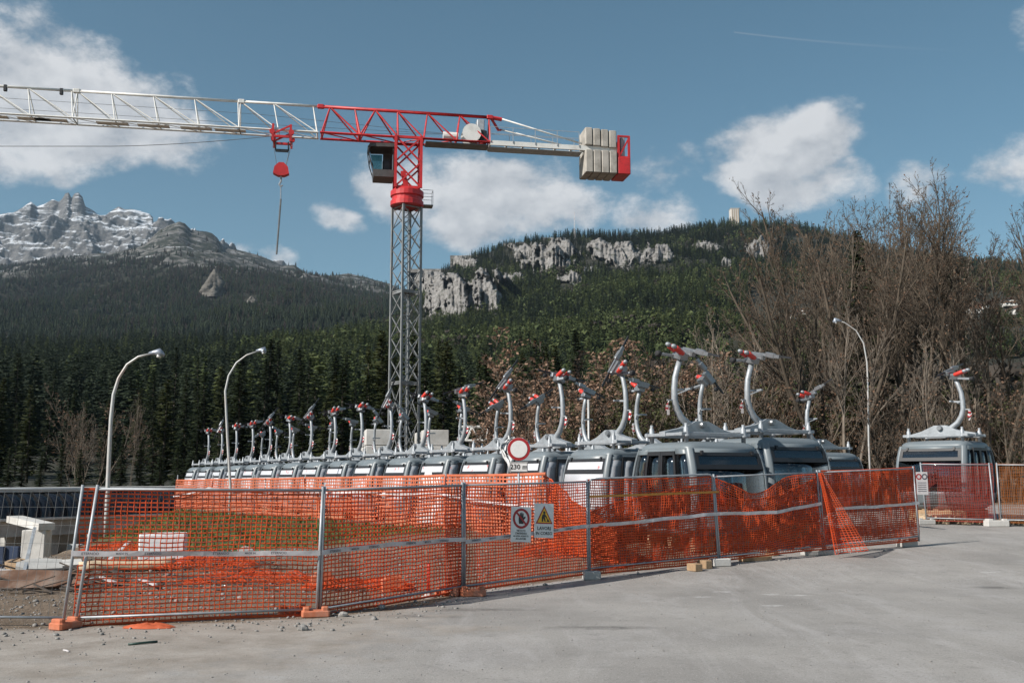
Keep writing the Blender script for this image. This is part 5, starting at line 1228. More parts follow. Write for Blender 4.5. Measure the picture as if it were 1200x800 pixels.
def net(name, A, B, z0, ztop, lab, group=None, m='net_orange', cu=.078, cv=.062, wu=.013, wv=.0205, amp=.04, seed=0, off=-.035, th=.004, wav=1.0, fold=0.0, bulge=0.0, flat=None):
    """a real net: flat plastic strands in two directions, hung between A and B; z0/ztop are heights along it (functions of t)"""
    A, B = Vector(A), Vector(B); d = B - A; L = Vector((d.x, d.y, 0)).length; e = Vector((d.x, d.y, 0)).normalized(); nrm = Vector((e.y, -e.x, 0))
    nu = max(8, int(L / cu)); t = np.linspace(0, 1, nu + 1)
    zb = np.array([z0(q) for q in t]); zt = np.array([ztop(q) for q in t]); nv = max(6, int((zt - zb).max() / cv)); s = np.linspace(0, 1, nv + 1)
    Tt, Ss = np.meshgrid(t, s, indexing='ij'); zz = zb[:, None] + (zt - zb)[:, None] * Ss
    disp = off + amp * wav * fbm2(Tt * L * 1.1 + seed * 9, Ss * 1.8 + seed, 4, seed) + fold * fbm2(Tt * L * 2.2 + Ss * 1.5 + seed, Ss * .6 + Tt * 2, 3, seed + 5, .6, True) + bulge * np.sin(pi * Ss) * np.sin(pi * Tt)
    sh = .05 * fbm2(Tt * 3 + seed, Ss * 2.5, 3, seed + 11) + .012 * fbm2(Tt * nu * .45, Ss * nv * .45, 2, seed + 13); zz = zz + .010 * fbm2(Tt * nu * .4 + 9, Ss * nv * .4, 2, seed + 17) * np.sin(pi * np.clip(Ss, 0, 1)) ** .5 + .04 * fbm2(Tt * L * .8 + 3 + seed, Ss * 2, 3, seed + 3) * np.sin(pi * np.clip(Ss, 0, 1)) ** .5
    Pn = np.zeros(Tt.shape + (3,))
    Pn[..., 0] = A.x + e.x * (Tt * L + sh) + nrm.x * disp; Pn[..., 1] = A.y + e.y * (Tt * L + sh) + nrm.y * disp; Pn[..., 2] = A.z + d.z * Tt + zz
    nv3 = np.array(nrm); e3 = np.array(e)
    V = []; Fq = []; base = 0
    def strip(P0, P1, wdir, hw):
        nonlocal base
        n = len(P0); w = np.asarray(wdir) * hw
        c = np.concatenate([P0 - w - nv3 * th, P0 + w - nv3 * th, P0 + w + nv3 * th, P0 - w + nv3 * th, P1 - w - nv3 * th, P1 + w - nv3 * th, P1 + w + nv3 * th, P1 - w + nv3 * th]); V.append(c)
        i = np.arange(n) + base
        for (a, b) in ((0, 1), (1, 2), (2, 3), (3, 0)): Fq.append(np.stack([i + a * n, i + b * n, i + (b + 4) * n, i + (a + 4) * n], -1))
        base += 8 * n
    rk = np.random.RandomState(seed + 100); tear = fbm2(Tt * L * 1.3 + seed * 3, Ss * 2.4 + seed, 3, seed + 40) > .62
    kp = ((rk.rand(nu, nv + 1) > .006) & ~(tear[:-1, :] & (rk.rand(nu, nv + 1) < .5))).reshape(-1)
    P0 = Pn[:-1, :, :].reshape(-1, 3)[kp]; P1 = Pn[1:, :, :].reshape(-1, 3)[kp]; strip(P0, P1, (0, 0, 1), wv / 2)
    kp = ((rk.rand(nu + 1, nv) > .010) & ~(tear[:, :-1] & (rk.rand(nu + 1, nv) < .6))).reshape(-1)
    P0 = Pn[:, :-1, :].reshape(-1, 3)[kp] + nv3 * .0015; P1 = Pn[:, 1:, :].reshape(-1, 3)[kp] + nv3 * .0015; strip(P0, P1, e3, wu / 2)
    # stiff hem, top and bottom
    for j in (0, nv): strip(Pn[:-1, j, :] + nv3 * .003, Pn[1:, j, :] + nv3 * .003, (0, 0, 1), wv * .9)
    o = link(name, npmesh(name, np.concatenate(V), np.concatenate(Fq), m)); tag(o, lab, 'safety net', group)
    return o
def sagline(a, b, c): return lambda t: a * (1 - t) + b * t - c * 4 * t * (1 - t)
GN = 'orange nets on the site fence'
q = FBG
e01 = (q[1] - q[0]).normalized()
net('safety_net', q[0] + e01 * .02 + Vector((.0, 0, 0)), q[1] - e01 * .02, sagline(.0, .04, -.03), sagline(1.92, 1.91, .015), 'orange net on the nearest panel, coarse enough to see the white block through', GN, amp=.025, seed=1)
net('safety_net', q[1], q[2], sagline(.03, .05, 0), sagline(1.92, 1.92, .02), 'orange net left of the cone, between the grey post and the warning signs', GN, amp=.05, seed=2, fold=.02)
net('safety_net', q[2] - (q[2] - q[1]).normalized() * .45 , q[2] + (q[3] - q[2]).normalized() * .12, sagline(.02, .02, 0), sagline(1.91, 1.91, .0), 'narrow doubled strip of orange net at the joint beside the warning signs', GN, amp=.05, seed=22, fold=.03, off=-.06, m='net_dark')
net('safety_net', q[2], q[3], sagline(.04, .06, 0), sagline(1.93, 1.93, .015), 'orange net behind the two warning signs', GN, amp=.05, seed=3, fold=.02, cu=.07, cv=.058)
net('safety_net', q[3], q[4], sagline(.05, .02, .02), sagline(1.96, 1.93, .02), 'crumpled orange net on the round-cornered panel', GN, amp=.09, seed=4, fold=.05, cu=.062, cv=.055, bulge=.06)
net('safety_net', q[3] + Vector((.1, .05, 0)), q[4] + Vector((-.1, .06, 0)), sagline(.12, .1, 0), sagline(1.3, 1.75, -.05), 'second orange net layer slumped behind the round-cornered panel', GN, amp=.12, seed=14, fold=.08, off=-.16, cu=.066, cv=.052, m='net_dark')
net('safety_net', q[4], q[5], sagline(.02, .05, -.02), lambda t: 1.92 - .42 * math.exp(-((t - .34) / .24) ** 2) - .05 * t, 'sagging orange net in front of the two dark cabins', GN, amp=.10, seed=5, fold=.05, cu=.066, cv=.058, bulge=.08)
net('safety_net', q[4] + Vector((.05, .05, 0)), q[5], sagline(.1, .1, 0), lambda t: 1.45 - .25 * sin(pi * t) + .35 * t, 'second darker net layer behind the sagging net', GN, amp=.12, seed=15, fold=.08, off=-.18, m='net_dark', cu=.07, cv=.055)
net('safety_net', q[5], q[6], sagline(.03, .03, 0), sagline(1.95, 1.95, .02), 'orange net on the last panel before the opening', GN, amp=.06, seed=6, fold=.03, cu=.06, cv=.05, wv=.024)
net('safety_net', q[5] + Vector((.05, .06, 0)), q[6], sagline(.1, .12, 0), sagline(1.85, 1.9, .05), 'second net layer behind the last panel before the opening', GN, amp=.08, seed=16, fold=.05, off=-.17, m='net_dark', cu=.066, cv=.054)
net('safety_net', ra, rb_, sagline(.04, .04, 0), sagline(1.95, 1.95, .02), 'red netting, coloured darker for the shade behind it, on the fence in front of the lone cabin', GN, amp=.04, seed=7, m='net_maroon', cu=.06, cv=.05, wu=.012, wv=.017)
net('safety_net', rb_ + Vector((.12, 0, 0)), rc, sagline(.04, .04, 0), sagline(1.95, 1.95, .02), 'amber netting on the fence at the right edge', GN, amp=.04, seed=8, m='net_amber' if mat('net_amber', (.36, .11, .02), .5, trans=.35, var=.2) else None, cu=.06, cv=.05, wu=.013, wv=.018)
# the net's loose tail hanging over the sixth post down to the lot
tq = q[5]; A_ = tq + Vector((-.05, -.08, 0))
def tail():
    V = []; Fq = []; nu, nv = 9, 34; Pn = np.zeros((nu + 1, nv + 1, 3))
    for i in range(nu + 1):
        for j in range(nv + 1):
            s = j / nv; u = i / nu; w = .08 + .72 * s ** 1.1
            Pn[i, j] = (A_.x - .02 + s * .42 + (u - .35) * w, A_.y - .10 - .42 * s - .10 * sin(u * pi * 2.2 + s * 2), A_.z + 1.90 - 1.93 * s + (u * .10 * s))
    return Pn
Pn = tail(); mbt = MB()
for i in range(Pn.shape[0]):
    for j in range(Pn.shape[1] - 1): mbt.beam(Pn[i, j], Pn[i, j + 1], .026, .008)
for j in range(Pn.shape[1]):
    for i in range(Pn.shape[0] - 1): mbt.beam(Pn[i, j], Pn[i + 1, j], .03, .008)
tag(mbt.build('net_tail', 'net_orange'), 'loose tail of orange net hanging from the post down onto the asphalt', 'safety net')

# barrier tape with its printed lettering
def tape(pts, lab, wd=.075, text=True, group='white barrier tapes on the fence nets'):
    pts = [Vector(p) for p in pts]; mb = MB(); vs = []; fs = []
    P_ = []
    for a, b in zip(pts[:-1], pts[1:]):
        for k in range(8): P_.append(a.lerp(b, k / 8))
    P_.append(pts[-1])
    for k, p in enumerate(P_):
        d = (P_[min(k + 1, len(P_) - 1)] - P_[max(0, k - 1)]); d.z = 0; d.normalize(); nr = Vector((d.y, -d.x, 0)); tw = .7 * mnoise.noise(p * 1.3)
        up = Vector((0, 0, cos(tw))) + nr * sin(tw); p2 = p + nr * .03 * mnoise.noise(p * 2.1) + Vector((0, 0, .022 * mnoise.noise(p * 1.7 + Vector((3, 1, 7)))))
        for (o, h) in ((0, -1), (0, 1), (.002, 1), (.002, -1)): vs.append(p2 + up * (wd / 2 * h) - nr * o)
    for k in range(len(P_) - 1):
        a = k * 4
        for (i, j) in ((0, 1), (1, 2), (2, 3), (3, 0)): fs.append((a + i, a + j, a + 4 + j, a + 4 + i))
    o = mb.add(vs, fs).build('barrier_tape', 'tape_white'); tag(o, lab, 'tape', group)
    if text:
        for a, b in zip(pts[:-1], pts[1:]):
            d = b - a; L = d.length; ang = atan2(d.y, d.x); nr = Vector((d.y, -d.x, 0)).normalized(); k = .25; w_ = 0
            while k < L - .3:
                c = a + d * (k / L); t = link('lettering', TXT[(('ETERNOO', .05) if w_ % 2 == 0 else ('MADE IN', .04)) + ('print_dark', 'CENTER')], o, c + nr * .026)
                t.rotation_mode = 'XYZ'; t.matrix_basis = Matrix.Translation(c + nr * .026) @ Matrix.Rotation(ang, 4, 'Z') @ Matrix.Rotation(-math.asin(d.z / L), 4, 'Y') @ Matrix.Rotation(pi / 2, 4, 'X')
                k += .42; w_ += 1
def onp(i, j, t, z, off=.05):
    a, b = FBG[i], FBG[j]; d = (b - a).normalized(); n_ = Vector((d.y, -d.x, 0)).normalized(); p = a.lerp(b, t) + n_ * off; p.z = a.lerp(b, t).z + z; return p
tape([onp(0, 1, -.02, 1.02), onp(0, 1, .5, .99), onp(0, 1, 1, .98)], 'white printed tape across the nearest net')
tape([onp(1, 2, 0, .98), onp(1, 2, .5, .99), onp(1, 2, 1, .96)], 'white printed tape across the net left of the cone')
tape([onp(2, 3, 0, .92), onp(2, 3, .5, .97), onp(2, 3, 1, 1.02)], 'white printed tape running behind the warning signs')
tape([onp(3, 4, 0, 1.02, .06), onp(3, 4, .45, 1.05, .12), onp(3, 4, 1, 1.09, .06)], 'white tape across the crumpled net on the round-cornered panel', text=False)
tape([onp(4, 5, 0, 1.09, .06), onp(4, 5, .5, 1.04, .14), onp(4, 5, .97, 1.16, .08)], 'white tape across the sagging net', text=False)
tape([onp(5, 6, .12, 1.0, .06), onp(5, 6, .6, .99, .08), onp(5, 6, 1, 1.0, .05)], 'white tape across the net before the opening', text=False)
mat('tape_amber', (.62, .26, .04), .5, trans=.2, var=.2)
a_, b_ = onp(3, 4, 0, 1.62, .05), onp(3, 4, 1, 1.58, .05)
sb = MB().beam(a_, b_, .004, .05).build('warning_band', 'tape_amber'); tag(sb, 'amber band along the upper part of the crumpled net', 'tape')

# far net along the front row of cabins
GF = 'orange nets along the front row of cabins'
prev = None; npos = 6
far_pts = [N0.lerp(N1, k / npos) for k in range(npos + 1)]
for k in range(npos):
    a = Vector((far_pts[k].x, far_pts[k].y, ghs(far_pts[k].x, far_pts[k].y))); b = Vector((far_pts[k + 1].x, far_pts[k + 1].y, ghs(far_pts[k + 1].x, far_pts[k + 1].y)))
    net('safety_net', a, b, sagline(-.03, -.03, 0), sagline(EYE - .20 + .045 * k - a.z, EYE - .155 + .045 * k - b.z, .02), 'pale orange net along the front row of cabins, %s length from the far left' % ORD(k), GF, cu=.16, cv=.12, wu=.062, wv=.05, amp=.08, seed=30 + k, fold=.05, m='net_pale')
    MB_ = MB().tube((0, 0, 0), (0, 0, EYE - a.z + .08), .03, n=6).build('net_post', 'galv_dull'); MB_.location = (a.x - NN.x * .05, a.y - NN.y * .05, a.z); tag(MB_, 'thin steel post holding the far net, %s from the far left' % ORD(k), 'post', 'posts of the far net')
    tp = [a + Vector((NN.x * .15, NN.y * .15, 1.05)), a.lerp(b, .5) + Vector((NN.x * .15, NN.y * .15, 1.0)), b + Vector((NN.x * .15, NN.y * .15, 1.05))]
    tape(tp, 'pale tape along the far net, %s length from the far left' % ORD(k), .07, False, 'tapes along the far net')
# slanting net that comes forward from the far net to the round-cornered panel
na = Vector((far_pts[-1].x, far_pts[-1].y, ghs(far_pts[-1].x, far_pts[-1].y))); nb_ = onground(720, 23.6)
net('safety_net', na, nb_, sagline(0, 0, 0), sagline(EYE - na.z, .8, .1), 'orange net slanting down from the far net behind the warning signs', GF, cu=.09, cv=.07, wu=.025, wv=.03, amp=.12, seed=50, fold=.08)

# ------------------------------------------------------------------ signs
def road_sign():
    X = GX(608, 27.0); g = ghs(X, 26.9); r = empty('round_road_sign', (X, 26.9, g), radians(4)); tag(r, 'round white sign with red rim over a 230 m plate on a post', 'road sign')
    zc = ZY(526, 26.9) - g; MB().tube((0, .04, -.2), (0, .04, zc + .3), .03, n=10).build('post', 'galv', r, True)
    RX = Matrix.Rotation(pi / 2, 3, 'X')
    MB().lathe([(.30, 0), (.305, .006), (.305, .016), (.30, .02)], 40, (0, 0, zc), RX).build('rim', 'sign_red', r); MB().lathe([(.228, 0), (.228, .008)], 40, (0, -.02, zc), RX).build('disc', 'sign_white', r); MB().lathe([(.31, -.006), (.31, .0)], 40, (0, 0.006, zc), RX).build('edge', 'sign_white', r)
    zp = ZY(547, 26.9) - g
    p = MB().cbox((0, 0, zp), (.48, .02, .27), .006).build('plate', 'sign_white', r)
    bm = MB(); bm.beam((-.225, -.013, zp + .12), (.225, -.013, zp + .12), .004, .014); bm.beam((-.225, -.013, zp - .12), (.225, -.013, zp - .12), .004, .014); bm.beam((-.225, -.013, zp - .12), (-.225, -.013, zp + .12), .014, .004); bm.beam((.225, -.013, zp - .12), (.225, -.013, zp + .12), .014, .004); bm.build('plate_border', 'sign_black', p)
    t = link('lettering', TXT[('230 m', .13, 'sign_black', 'CENTER')], p); t.matrix_basis = Matrix.Translation((0, -.013, zp)) @ Matrix.Scale(1.42, 4) @ Matrix.Rotation(pi / 2, 4, 'X')
road_sign()
def disc(r, n=28): return [(r * cos(2 * pi * k / n), r * sin(2 * pi * k / n)) for k in range(n)]
def ringm(r0, r1, y, n=36):
    mb = MB(); vs = []
    for yy in (y, y - .003):
        for r_ in (r0, r1): vs += [(r_ * cos(2 * pi * k / n), yy, r_ * sin(2 * pi * k / n)) for k in range(n)]
    fs = []
    for k in range(n): j = (k + 1) % n; fs += [(2 * n + k, 2 * n + j, 3 * n + j, 3 * n + k), (n + k, n + j, j, k), (n + k, 3 * n + k, 3 * n + j, n + j)[::-1], (k, j, 2 * n + j, 2 * n + k)]
    return mb.add(vs, fs)
def placard(i, t, z, lab, tilt, kind):
    a, b = FBG[i], FBG[i + 1]; d = (b - a).normalized(); n_ = Vector((d.y, -d.x, 0)).normalized(); p = a.lerp(b, t) + n_ * .12; ang = atan2(d.y, d.x)
    # boards face squarely out of the fence
    r = empty('warning_sign', (p.x, p.y, p.z + z), ang); r.rotation_euler = (radians(-3), tilt, ang - .25); tag(r, lab, 'sign', 'warning signs on the fence')
    w, h = .46, .66
    bd = MB().cbox((0, 0, 0), (w, .012, h), .006).build('board', 'sign_white', r)
    def txt(k, zz, s=1.0):
        me = TXT[k + ('sign_black', 'CENTER')]; o = link('lettering', me, bd); o.matrix_basis = Matrix.Translation((0, -.008, zz)) @ Matrix.Scale(s, 4) @ Matrix.Rotation(pi / 2, 4, 'X')
    if kind == 'no':
        m_ = ringm(.145, .19, -.008); m_.v = [(x, y, q + .11) for (x, y, q) in m_.v]; m_.build('ring', 'sign_red', bd)
        hand = [(-.05, -.10), (.05, -.10), (.06, -.02), (.10, .02), (.085, .045), (.05, .02), (.05, .10), (.032, .10), (.028, .03), (.02, .115), (.0, .115), (-.002, .03), (-.012, .105), (-.03, .105), (-.03, .02), (-.042, .08), (-.058, .08), (-.06, -.03)]
        MB().prism([(x, q + .11) for (x, q) in hand], -.008, -.010).build('hand_symbol', 'sign_black', bd); MB().beam((-.11, -.013, .22), (.11, -.013, .0), .036, .004, up=(0, 1, 0)).build('bar', 'sign_red', bd)
        for k, zz in ((('VIETATO', .04), -.12), (("L'INGRESSO", .04), -.17), (('AI NON ADDETTI', .034), -.22), (('AI LAVORI', .04), -.27)): txt(k, zz, 1.25)
    else:
        MB().prism([(-.2, -.06), (.2, -.06), (0, .29)], -.007, -.009).build('triangle_rim', 'sign_red', bd); MB().prism([(-.16, -.037), (.16, -.037), (0, .243)], -.009, -.011).build('triangle', 'sign_yellow', bd)
        MB().prism([(-.06, -.02), (-.03, -.02), (-.02, .05), (0, .0), (.01, -.02), (.035, -.02), (.01, .08), (.04, .06), (.075, .0), (.085, .01), (.05, .09), (.01, .13), (-.04, .12), (-.06, .06)], -.011, -.013).build('worker_symbol', 'sign_black', bd); MB().prism([(x * .028 - .0, q * .028 + .155) for (x, q) in disc(1, 12)], -.011, -.013).build('worker_head', 'sign_black', bd); MB().prism([(.05, -.02), (.13, -.02), (.09, .03)], -.011, -.013).build('heap_symbol', 'sign_black', bd)
        txt(('LAVORI', .075), -.15, 1.25); txt(('IN CORSO', .075), -.245, 1.1)
placard(2, .39, 1.16, 'white prohibition sign with a crossed-out black hand on the fence', .06, 'no'); placard(2, .575, 1.2, 'white sign with a yellow triangle reading LAVORI IN CORSO', .05, 'work')
p = ra.lerp(rb_, .0) + Vector((-.05, -.2, 0)); r = empty('notice_sheet', (GX(1084, 33.6), 33.6, ZY(566, 33.6)), .1); tag(r, 'small pale notice sheet with a red disc on the fence before the lone cabin', 'sign')
bd = MB().cbox((0, 0, 0), (.42, .01, .75), .004).build('board', 'tape_white', r); m_ = ringm(.06, .1, -.007, 20); m_.v = [(x - .1, y, q + .22) for (x, y, q) in m_.v]; m_.build('ring', 'sign_red', bd); m_ = ringm(.06, .1, -.007, 20); m_.v = [(x + .1, y, q + .22) for (x, y, q) in m_.v]; m_.build('ring', 'print_dark', bd)
for k in range(5): MB().box((0, -.007, .02 - .07 * k), (.3, .003, .022)).build('printed_line', 'print_dark', bd)

# ------------------------------------------------------------------ street lamps
def lamp(bx, Y, by, pts, head, lab, base_r, flip=1):
    X = GX(bx, Y, 0); g = ghs(X, Y); r = empty('street_lamp', (X, Y, g)); tag(r, lab, 'street lamp', 'curved street lamps')
    W = [P(x, y, Y) - Vector((X, Y, g)) for (x, y) in pts]; W = [Vector((w.x, 0, w.z)) for w in W]
    n = len(W); MB().path([Vector((W[0].x, 0, -.3))] + W, [base_r] + [base_r * (1 - .55 * k / (n - 1)) for k in range(n)], 10).build('pole', 'lamp_pole', r, True)
    hd = W[-1]; hm = MB(); L = head
    hm.path([hd + Vector((-.1 * flip, 0, .0)), hd + Vector((.08 * flip, 0, .03)), hd + Vector((.25 * flip, 0, .05)), hd + Vector((L * .7 * flip, 0, .0)), hd + Vector((L * flip, 0, -.08))], [.04, .07, .11, .10, .05], 10, True, 1.2); hm.build('lamp_head', 'lamp_head', r, True)
    hm = MB(); hm.path([hd + Vector((.2 * flip, 0, -.07)), hd + Vector((L * .75 * flip, 0, -.11))], [.075, .06], 8).build('lamp_glass', 'plastic_white', r, True)
lamp(123, 34, 640, [(125, 600), (128, 530), (130, 490), (133, 462), (139, 443), (149, 427), (162, 418), (178, 414)], .42, 'near street lamp with a curved pole left of the cabin rows', .075)
lamp(270, 42, 600, [(270, 570), (267, 520), (265, 480), (264, 458), (268, 440), (277, 425), (289, 416), (303, 411)], .30, 'street lamp standing in front of the far end of the cabin row', .06)
lamp(1018, 53, 560, [(1018, 520), (1017, 450), (1016, 425), (1012, 402), (1003, 387), (990, 378), (984, 376)], .35, 'thin street lamp among the bare trees on the right', .05, -1)
# a plain thin pole behind the cabins
pl = MB().tube((0, 0, 0), (0, 0, ZY(468, 40) - .2), .05, .04, 8).build('steel_pole', 'lamp_pole', None, True); pl.location = (GX(691, 40), 40, .2); tag(pl, 'plain thin pole rising behind the cabins right of the round sign', 'pole')

# ------------------------------------------------------------------ left: vaulted tunnel, concrete portal, site rubbish
def tunnel():
    A = Vector((GX(-70, 50), 50)); B = Vector((GX(222, 62), 62)); d = B - A; L = d.length; ang = atan2(d.y, d.x)
    zb = ZY(607, 52); zt = ZY(577, 52); R = zt - zb
    r = empty('vaulted_tunnel', (A.x, A.y, 0), ang); tag(r, 'long low tunnel with a dark barrel-vaulted glass side on a concrete wall', 'tunnel')
    n = 20; prof = [(-(R * 1.05) * sin(a), zb + R * cos(a) ) for a in np.linspace(radians(8), radians(92), 7)]
    def strip(x0, x1, th, o):
        vs = []; m_ = len(prof)
        for (rr, xx) in ((o, x0), (o, x1), (o - th, x0), (o - th, x1)):
            for (y, z) in prof:
                k = 1 + rr / R; vs.append((xx, y * k, zb + (z - zb) * k))
        fs = []
        for k in range(m_ - 1): fs += [(k, k + 1, m_ + k + 1, m_ + k), (2 * m_ + k, 3 * m_ + k, 3 * m_ + k + 1, 2 * m_ + k + 1), (k + 1, k, 2 * m_ + k, 2 * m_ + k + 1), (m_ + k, m_ + k + 1, 3 * m_ + k + 1, 3 * m_ + k)]
        return MB().add(vs, fs)
    pm = strip(.03, L / n - .03, .02, 0).mesh('pane', 'vault_glass', True); rm = strip(-.025, .025, .05, .02).mesh('rib', 'black')
    for k in range(n): link('pane', pm, r, (L * k / n, 0, 0)); link('rib', rm, r, (L * k / n, 0, 0))
    link('rib', rm, r, (L, 0, 0))
    MB().cbox((L / 2, .35, zt + .12), (L + .6, 1.3, .26), .05).build('roof_cap', 'concrete_pale', r)
    MB().box((L / 2, 1.5, (zb + zt) / 2 - .1), (L, .1, (zt - zb))).build('back_wall', 'concrete', r)
    MB().cbox((L / 2, -R * .75, zb - .06), (L + .4, .9, .14), .03).build('sill', 'concrete_pale', r)
    zl = ZY(629, 52); MB().cbox((L / 2 + .0, -R * .55, (zb - .14 + zl) / 2), (L + .3, .55, zb - .14 - zl), .03).build('beam_wall', 'concrete', r)
    MB().box((L / 2, 1.0, (zl - 3) / 2 - .2), (L, .3, 3 + zl + .2)).build('inner_wall', 'concrete', r)
    for k in range(6): MB().cbox((L * (k + .4) / 6, 0, (zl - 3.2) / 2), (.5, .5, 3.2 + zl), .03).build('pillar', 'concrete', r)
tunnel()
def portal():
    a = P(12, 618, 40); b = P(53, 622, 38.5); r = empty('concrete_portal', (b.x, b.y, -2.5)); tag(r, 'raw concrete portal with a thick post and lintel below the tunnel', 'concrete frame')
    o = b; zt = ZY(612, 39) + 2.5
    MB().cbox((-.42, .25, zt / 2 - .13), (.9, .6, zt - .26), .03).build('post', 'concrete_pale', r)
    lt = MB(); L = Vector((a.x - b.x - .4, 2.6, 0)); lt.beam(Vector((.05, 0, zt - .13)), L + Vector((0, 0, zt + .05)), .6, .26); lt.build('lintel', 'concrete_pale', r)
    MB().cbox((-.2, 3.2, zt / 2 - .5), (.5, .5, zt - 1.0), .03).build('post', 'concrete', r)
    vs = MB(); n = 12
    for k in range(n):
        x0 = -.8 - k * .28; vs.cbox((x0, .55 + .12 * (k % 2), zt / 2 - .45), (.3, .12, zt - .9), .03)
    tag(vs.build('dark_sheeting', 'blue_tarp', r), kind='stuff')
portal()
def at(x, y, z=0.0):
    """point of the ground plane at height z under a pixel of the layout sketch"""
    Y = (EYE - z) / -tanel(y); return Vector((GX(x, Y, z), Y, z))
def rest(v): v = Vector(v); v.z = ghs(v.x, v.y); return v
p = rest(at(190, 664)); bk = MB().cbox((0, 0, .36), (1.05, .7, .74), .04).build('white_block', 'poly_white'); bk.location = p; bk.rotation_euler = (0, 0, .25); tag(bk, 'white block standing on the earth behind the nearest net', 'block')
p0, p1 = rest(at(92, 672)), rest(at(206, 669)); lg = MB(); pts = [p0.lerp(p1, t) + Vector((0, .05 * sin(t * 5), .14 + .02 * sin(t * 7))) for t in np.linspace(0, 1, 8)]
lg.path(pts, [.13, .125, .13, .12, .125, .115, .12, .11], 10); tag(lg.build('pale_pipe', 'timber_pale', None, True), 'long pale pipe lying on the ground below the white block', 'pipe')
# rusty plates, boards, slabs
rs = random.Random(8)
def slabthing(name, x, y, size, rz, tilt, m, lab, cat, jag=True):
    p = rest(at(x, y)); hx_, hy_, hz_ = size; mb = MB(); n = 9; poly = []
    for k in range(n):
        a = 2 * pi * k / n; kx, ky = cos(a), sin(a); s = max(abs(kx), abs(ky)); poly.append((hx_ / 2 * kx / s * (1 - .18 * rs.random() * jag), hy_ / 2 * ky / s * (1 - .18 * rs.random() * jag)))
    mb.prism(poly, 0, hz_, 'z'); o = mb.build(name, m); o.location = p + Vector((0, 0, .02 + abs(sin(tilt)) * hy_ * .45)); o.rotation_euler = (tilt, rs.uniform(-.1, .1), rz); tag(o, lab, cat)
slabthing('rusty_plate', 22, 690, (1.9, .42, .05), .05, .9, 'rust', 'rust brown steel plate leaning at the left edge behind the bare fence', 'plate')
slabthing('rusty_plate', 66, 689, (1.3, .36, .05), -.12, .8, 'rust', 'second rust brown plate right of the leaning one', 'plate')
slabthing('broken_slab', 46, 672, (.95, .6, .12), .4, .35, 'concrete', 'broken concrete slab lying on top of the rusty plates', 'slab')
slabthing('broken_slab', 24, 668, (.8, .5, .12), -.3, .2, 'timber', 'brown broken slab left of the concrete one', 'slab')
slabthing('broken_slab', 74, 668, (.8, .45, .08), .5, .25, 'concrete_pale', 'pale flat slab beside the fence post behind the plates', 'slab')
slabthing('white_sack', 4, 680, (.5, .4, .14), .2, .2, 'plastic_white', 'small white sack on the rubbish heap at the left edge', 'sack')
p = rest(at(174, 735)); vs = []; n, m_ = 22, 10
for j in range(m_):
    for i in range(n):
        u, v = i / (n - 1) * 2 - 1, j / (m_ - 1) * 2 - 1; e = max(0, 1 - u * u) ** .6 * max(0, 1 - v * v) ** .6
        vs.append((p.x + u * .34 * (1 + .2 * mnoise.noise(Vector((v * 2, 1, 4)))), p.y + v * .15 * (1.1 - .5 * abs(u)), p.z + .006 + e * (.05 + .05 * mnoise.noise(Vector((u * 4, v * 3, 2))))))
bg_ = MB().add(vs, [(j * n + i, j * n + i + 1, (j + 1) * n + i + 1, (j + 1) * n + i) for j in range(m_ - 1) for i in range(n - 1)]); tag(bg_.build('plastic_bag', 'orange_bag', None, True), 'flat orange plastic bag on the ground below the nearest net', 'bag')
for k, (x0, y0, x1, y1, h, lab) in enumerate(((112, 672, 150, 662, .5, 'white lath leaning on the pale pipe'), (118, 678, 136, 690, .1, 'white lath lying below the pale pipe'), (27, 676, 38, 650, .9, 'steel bar sticking up out of the rubbish heap'), (160, 680, 182, 690, .1, 'short white lath right of the other laths'), (70, 690, 112, 683, .12, 'thin board lying by the rusty plates'))):
    a, b = rest(at(x0, y0)), rest(at(x1, max(y1, 662))); b.z += h; a.z += .04
    tag(MB().beam(a, b, .07, .035).build('lath' if k != 2 else 'steel_bar', 'tape_white' if k in (0, 1, 3) else 'galv_dull'), lab, 'lath' if k != 2 else 'bar')
p = at(163, 755); hs = MB(); hs.path([p + Vector((-.12, -.05, .015)), p + Vector((0, 0, .02)), p + Vector((.1, .08, .02)), p + Vector((.17, .16, .015))], .016, 6); tag(hs.build('hose_piece', 'hose_green', None, True), 'short dark green piece of hose on the lot', 'hose')
p = at(78, 763); hs = MB(); hs.path([p + Vector((-.06, .05, .01)), p + Vector((0, 0, .012)), p + Vector((.05, -.05, .01))], .012, 5); tag(hs.build('wire_scrap', 'tape_white', None, True), 'small pale scrap lying on the lot at the left', 'scrap')
# crumpled orange net on the ground
def heap(x, y, wx, wy, h, seed, lab):
    p = rest(at(x, y)); n = 30; m_ = 18; Pn = np.zeros((n, m_, 3))
    for i in range(n):
        for j in range(m_):
            u, v = i / (n - 1) * 2 - 1, j / (m_ - 1) * 2 - 1; e = max(0, 1 - (u * u) ** 1.2) * max(0, 1 - v * v)
            Pn[i, j] = (p.x + u * wx / 2 + .05 * sin(j * 1.7), p.y + v * wy / 2, p.z + .02 + h * e * (.55 + .7 * mnoise.noise(Vector((u * 4, v * 3, seed)))) + .03 * abs(sin(i * 2.1 + j)))
    mb = MB()
    for i in range(n):
        for j in range(m_):
            if i < n - 1: mb.beam(Pn[i, j], Pn[i + 1, j], .02, .008)
            if j < m_ - 1: mb.beam(Pn[i, j], Pn[i, j + 1], .016, .008)
    tag(mb.build('net_heap', 'net_orange'), lab, 'safety net', 'crumpled nets on the ground')
heap(245, 668, 2.3, 1.2, .45, 3, 'crumpled orange net heap right of the white block'); heap(300, 682, 2.6, 1.0, .25, 6, 'flat crumpled orange net on the ground before the middle post'); heap(150, 650, 2.4, 1.2, .3, 9, 'crumpled orange net at the foot of the near street lamp')
